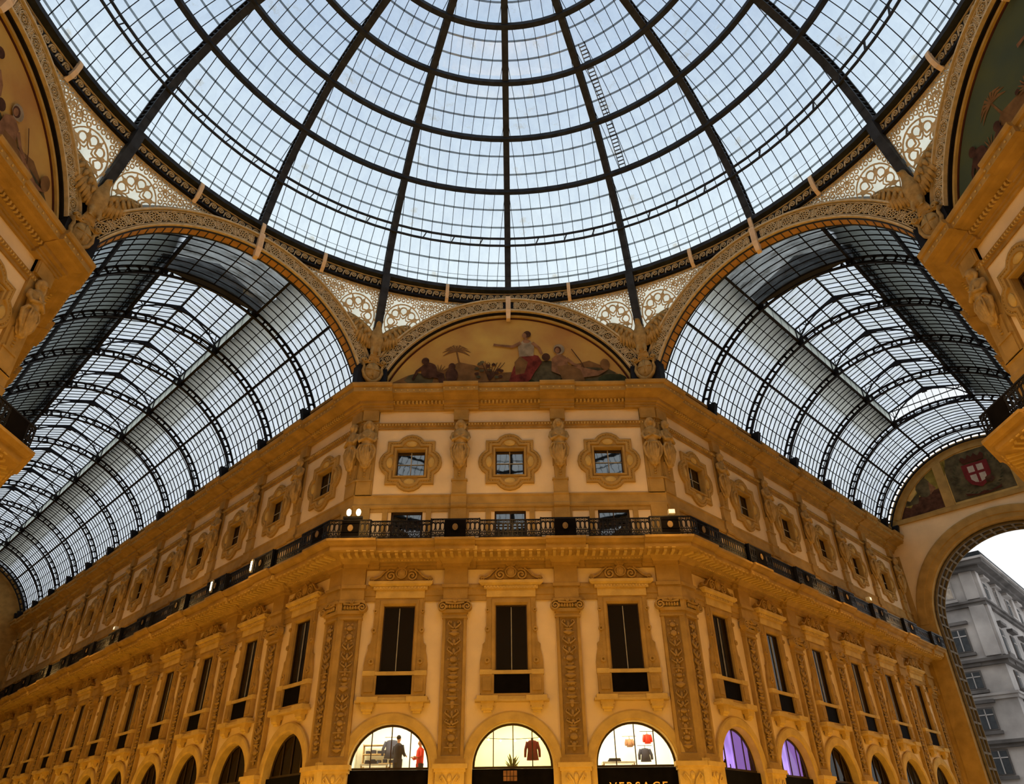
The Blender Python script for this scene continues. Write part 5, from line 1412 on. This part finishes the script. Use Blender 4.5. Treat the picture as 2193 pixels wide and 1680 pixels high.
person(FC.at(-4.55,.95,3.9),R_(150),'person with short dark hair in a charcoal jacket, standing behind the left lit window','darkcloth',[(.24,-.02,1.15),(.22,-.16,1.05),(.20,-.24,1.08)])
person(FC.at(-3.65,.8,3.72),R_(-60),'person in a bright red jacket at the right side of the left lit window','red',[(.24,-.02,1.15),(.20,-.20,1.10),(.12,-.32,1.16)])
def garment(loc,label,mt,w=.24,h=.75,form=False):
    t=thing('hanging_garment',label,'clothing',loc,0)
    m=MB(); n=16
    def ring(z,rx,ry): return [(rx*cos(2*PI*i/n)*(1+.04*cos(5*2*PI*i/n)),ry*sin(2*PI*i/n),z) for i in range(n)]
    m.loft([ring(0,w*1.1,.12),ring(h*.5,w*.85,.11),ring(h*.85,w,.11),ring(h*.97,w*.7,.08),ring(h,w*.25,.06)],cap=(True,True))
    for sg in(-1,1): m.tube([(sg*w*.85,0,h*.9),(sg*w*1.25,-.02,h*.5),(sg*w*1.3,-.03,h*.15)],[.07,.06,.05],8)
    m.build('cloth',mt,t,True)
    m=MB()
    if form: m.tube([(0,0,h),(0,0,h+.08)],.05,8); m.tube([(0,0,-.75),(0,0,0)],.02,6); m.lathe([(.18,-.77),(.18,-.74),(.03,-.72)],(0,0),12)
    else: m.tube([(0,0,h),(0,0,h+.1)],.012,5); m.tube([(-.3,0,h+.1),(.3,0,h+.1)],.012,5)
    m.build('stand' if form else 'hanger_rail','woodframe',t)
garment(FC.at(.78,.85,4.72),'dark red jacket on a dress form in the centre lit window','darkred',.22,.72,True)
garment(FC.at(-5.05,2.4,5.0),'charcoal coat hanging behind the left lit window','darkcloth',.28,.7)
garment(FC.at(5.45,2.2,4.75),'dark jacket hanging in the right lit window','darkcloth',.2,.5)
garment(FC.at(5.5,1.6,5.35),'small red top hanging high in the right lit window','red',.12,.35)
garment(FC.at(4.9,2.6,5.35),'small brown top hanging at the middle of the right lit window','pflesh',.12,.3)
def table(x,y,w,label,items):
    t=thing('display_table',label,'table',FC.at(x,y,3.9),0)
    m=MB(); m.box(-w/2,w/2,-.3,.3,.70,.76); m.build('table_top','whitecloth',t)
    for sx in(-1,1):
        for sy in(-1,1):
            q=MB(); q.box(sx*(w/2-.05)-.025,sx*(w/2-.05)+.025,sy*.25-.025,sy*.25+.025,0,.70); q.build('leg','wood',t)
    t2=thing('folded_clothes','folded dark clothes on the %s'%items,'clothing',FC.at(x-.1,y,4.66),0)
    m=MB(); m.box(-.3,.2,-.18,.18,0,.07); m.box(-.26,.18,-.16,.16,.07,.13); m.build('stack','darkcloth',t2)
table(-5.45,1.1,1.1,'white display table behind the left lit window','display table behind the left lit window')
table(4.2,1.3,1.3,'white display table behind the right lit window','display table behind the right lit window')
# shelf unit behind left window
t=thing('shelf_unit','white shelves of goods against the back of the left lit room','shelf',FC.at(-5.6,3.0,3.9),0)
m=MB(); m.box(-.7,.7,-.2,.2,0,.04)
for z in(.5,.95,1.3,1.65): m.box(-.7,.7,-.2,.2,z,z+.03)
m.box(-.72,-.7,-.2,.2,0,1.7); m.box(.7,.72,-.2,.2,0,1.7); m.build('frame','wood',t)
m=MB()
for z in(.98,1.33): 
    for i in range(5): m.box(-.6+i*.25,-.45+i*.25,-.12,.12,z,z+.12+.03*(i%2))
m.build('goods','darkcloth',t)
# plant in centre
t=thing('potted_plant','small bushy plant in a pot at the middle of the centre lit window','plant',FC.at(-.02,.7,3.9),0)
m=MB(); m.lathe([(.10,0),(.16,.42),(.18,.44),(.14,.44)],(0,0),12); m.build('pot','wood',t)
m=MB(); rnd=random.Random(4)
for i in range(46):
    a=rnd.uniform(0,2*PI); r=rnd.uniform(.05,.34); z=rnd.uniform(.5,1.05); m.tube([(0,0,.44),(r*.5*cos(a),r*.5*sin(a),z*.8),(r*cos(a),r*sin(a),z)],[.006,.035,.004],5)
m.build('foliage','leaf',t)
# string of small bulbs in the centre room
t=thing('light_string','row of small bulbs strung across the centre lit room','lamp',FC.at(0,2.0,0),0)
m=MB(); m.tube([(-1.8,0,5.75),(-.9,0,5.66),(0,0,5.62),(.9,0,5.66),(1.8,0,5.75)],.012,5); m.build('cable','iron',t)
for x,z in((-1.0,5.62),(-.5,5.58),(.1,5.57),(.6,5.58),(1.1,5.62)):
    q=MB(); q.ball((x,0,z),.04,8,6); q.build('bulb','bulb',t)
# purple light curtains behind the two right arcade windows
for i in range(2):
    t=thing('light_curtain','glowing purple light curtain in the %s arched window of the right arcade'%ORD[i],'lamp',FR.at(2.98+BAY*i),FR.a)
    rnd=random.Random(5+i); br=MB(); dm=MB()
    for q in range(40):
        x=-1.45+q*.078; zb=5.55-(x+1.45)*.62+rnd.uniform(-.28,.2); zb=max(zb,4.3)
        (br if q<24 else dm).box(x,x+.076,.56,.60,zb,6.05)
    br.build('bright_strands','purple',t); dm.build('dim_strands','purple_dim',t)
    m=MB(); m.box(-1.5,1.7,.54,.62,6.05,6.12); m.build('rail','iron',t)
m=MB(); m.box(3.2,13,2.2,2.3,3.5,7); TRIM[0]+=1; struct('trim_%d'%TRIM[0],m,'void',FR.loc,FR.a)
# shop sign letters on the right fascia
cu=bpy.data.curves.new('letters','FONT'); cu.body='VERSACE'; cu.size=.46; cu.extrude=.02; cu.align_x='CENTER'; cu.space_character=1.25
o=bpy.data.objects.new('sign_letters_tmp',cu); COL.objects.link(o)
dg=bpy.context.evaluated_depsgraph_get(); me=bpy.data.meshes.new_from_object(o.evaluated_get(dg)); bpy.data.objects.remove(o)
me.materials.clear(); me.materials.append(M['bronze'])
o=bpy.data.objects.new('sign_letters',me); COL.objects.link(o); o.location=FC.at(4.75,.06,3.55); o.rotation_euler=(PI/2,0,0)
tag(o,'gold capital letters on the black fascia under the right lit window','sign')
# reflection of a small framed board, modelled as a panel on the centre fascia
t=thing('fascia_reflection','small pale lattice reflection modelled on the black fascia under the centre lit window','sign',FC.at(-.1,.07,0),0)
m=MB(); m.box(-.26,.26,-.02,0,3.95,4.30); m.build('board','pflesh',t); m=MB()
for x in(-.13,0,.13): m.box(x-.01,x+.01,-.03,-.02,3.95,4.30)
m.box(-.26,.26,-.03,-.02,4.1,4.12); m.build('bars','iron',t)

# ------------------------------------------------------------------ lights
AMB=(1,.56,.06)
def plight(loc,w,col=AMB,r=.25):
    l=bpy.data.lights.new('lamp_or_fill_light','POINT'); l.energy=w; l.color=col; l.shadow_soft_size=r
    o=bpy.data.objects.new('lamp_or_fill_light',l); COL.objects.link(o); o.location=loc
LK=1.0
for f,xs in((FC,[-7.0,-2.38,2.38,7.0]),(FR,[.6]+pR),(FL,[-.6]+pL[:11]),(FW,[6.6,2.4]),(FE,[-6.6,-2.4]),(FRo,[-5.3,-14.8,-24.3]),(FLo,[5.3,14.8,24.3,34,44])):
    for x in xs: plight(f.at(x,-1.5,2.3),(88 if abs(x)<14 else 80 if abs(x)<25 else 60)*LK)
for x,y in((-7,2),(7,2),(0,6),(-6,-8),(6,-8)): plight((x,y,3.5),700*LK,AMB,.5)  # unseen fill lights without fixtures, added to brighten the upper storey
for f,s_ in((side(1),30),(side(-1),58)):
    y=5
    while y<s_-2: plight(f.at(0,y,3.2),(350 if y<25 else 250)*LK,AMB,.5); y+=9
for f,xs in((FC,[-6.6,0,6.6]),(FR,[5,14,24]),(FL,[-6,-16,-28,-40])):
    for x in xs: plight(f.at(x,-2.6,13.9),85*LK,(1,.56,.16),.3)
for f,xx in((FW,4.5),(FE,-4.5)): plight(f.at(xx,-2.6,13.9),130*LK,(1,.58,.15),.3)
for x in(-7.4,-2.38,2.38,7.4): plight(FC.at(x,-1.0,2.7),20,(1,.66,.20),.12)
for x in(-4.75,0,4.75): plight(FC.at(x,1.6,6.0),100,(1,.93,.72),.3)
w=bpy.data.worlds.new('sky'); SC.world=w; w.use_nodes=True; n=w.node_tree.nodes; l=w.node_tree.links
bg=n['Background']; tc=n.new('ShaderNodeTexCoord'); nz=n.new('ShaderNodeTexNoise'); nz.inputs['Scale'].default_value=2.2; nz.inputs['Detail'].default_value=3
sx=n.new('ShaderNodeSeparateXYZ'); l.new(tc.outputs['Generated'],sx.inputs[0]); l.new(tc.outputs['Generated'],nz.inputs['Vector'])
ad=n.new('ShaderNodeMath'); ad.operation='MULTIPLY_ADD'; ad.inputs[1].default_value=.10; l.new(nz.outputs['Fac'],ad.inputs[0]); l.new(sx.outputs['Z'],ad.inputs[2])
cr_=n.new('ShaderNodeValToRGB'); e=cr_.color_ramp.elements; e[0].position=0; e[0].color=(1,1,1,1); e[1].position=1; e[1].color=(.50,.58,.72,1)
for p,c in((.5,(.98,1,1)),(.74,(.92,.97,.99)),(.90,(.58,.67,.80))): q=e.new(p); q.color=(*c,1)
l.new(ad.outputs[0],cr_.inputs['Fac']); l.new(cr_.outputs[0],bg.inputs['Color']); bg.inputs['Strength'].default_value=1.08

# ------------------------------------------------------------------ camera
cd=bpy.data.cameras.new('camera'); co=bpy.data.objects.new('camera',cd); COL.objects.link(co); SC.camera=co
f_px,pitch,yaw,roll=1541.64,.5716,.0005,-.0124
cd.sensor_fit='HORIZONTAL'; cd.sensor_width=36; cd.lens=f_px/2193*36; cd.clip_end=500
fwd=Vector((sin(yaw)*cos(pitch),cos(yaw)*cos(pitch),sin(pitch))); rt=Vector((cos(yaw),-sin(yaw),0)); up=rt.cross(fwd)
r2=rt*cos(roll)+up*sin(roll); u2=-rt*sin(roll)+up*cos(roll)
co.matrix_world=Matrix((( r2.x,u2.x,-fwd.x,.1343),(r2.y,u2.y,-fwd.y,-13.4066),(r2.z,u2.z,-fwd.z,1.6),(0,0,0,1)))
SC.view_settings.view_transform='Standard'; SC.view_settings.look='None'; SC.view_settings.gamma=1; SC.view_settings.exposure=0
SC.view_settings.use_curve_mapping=False
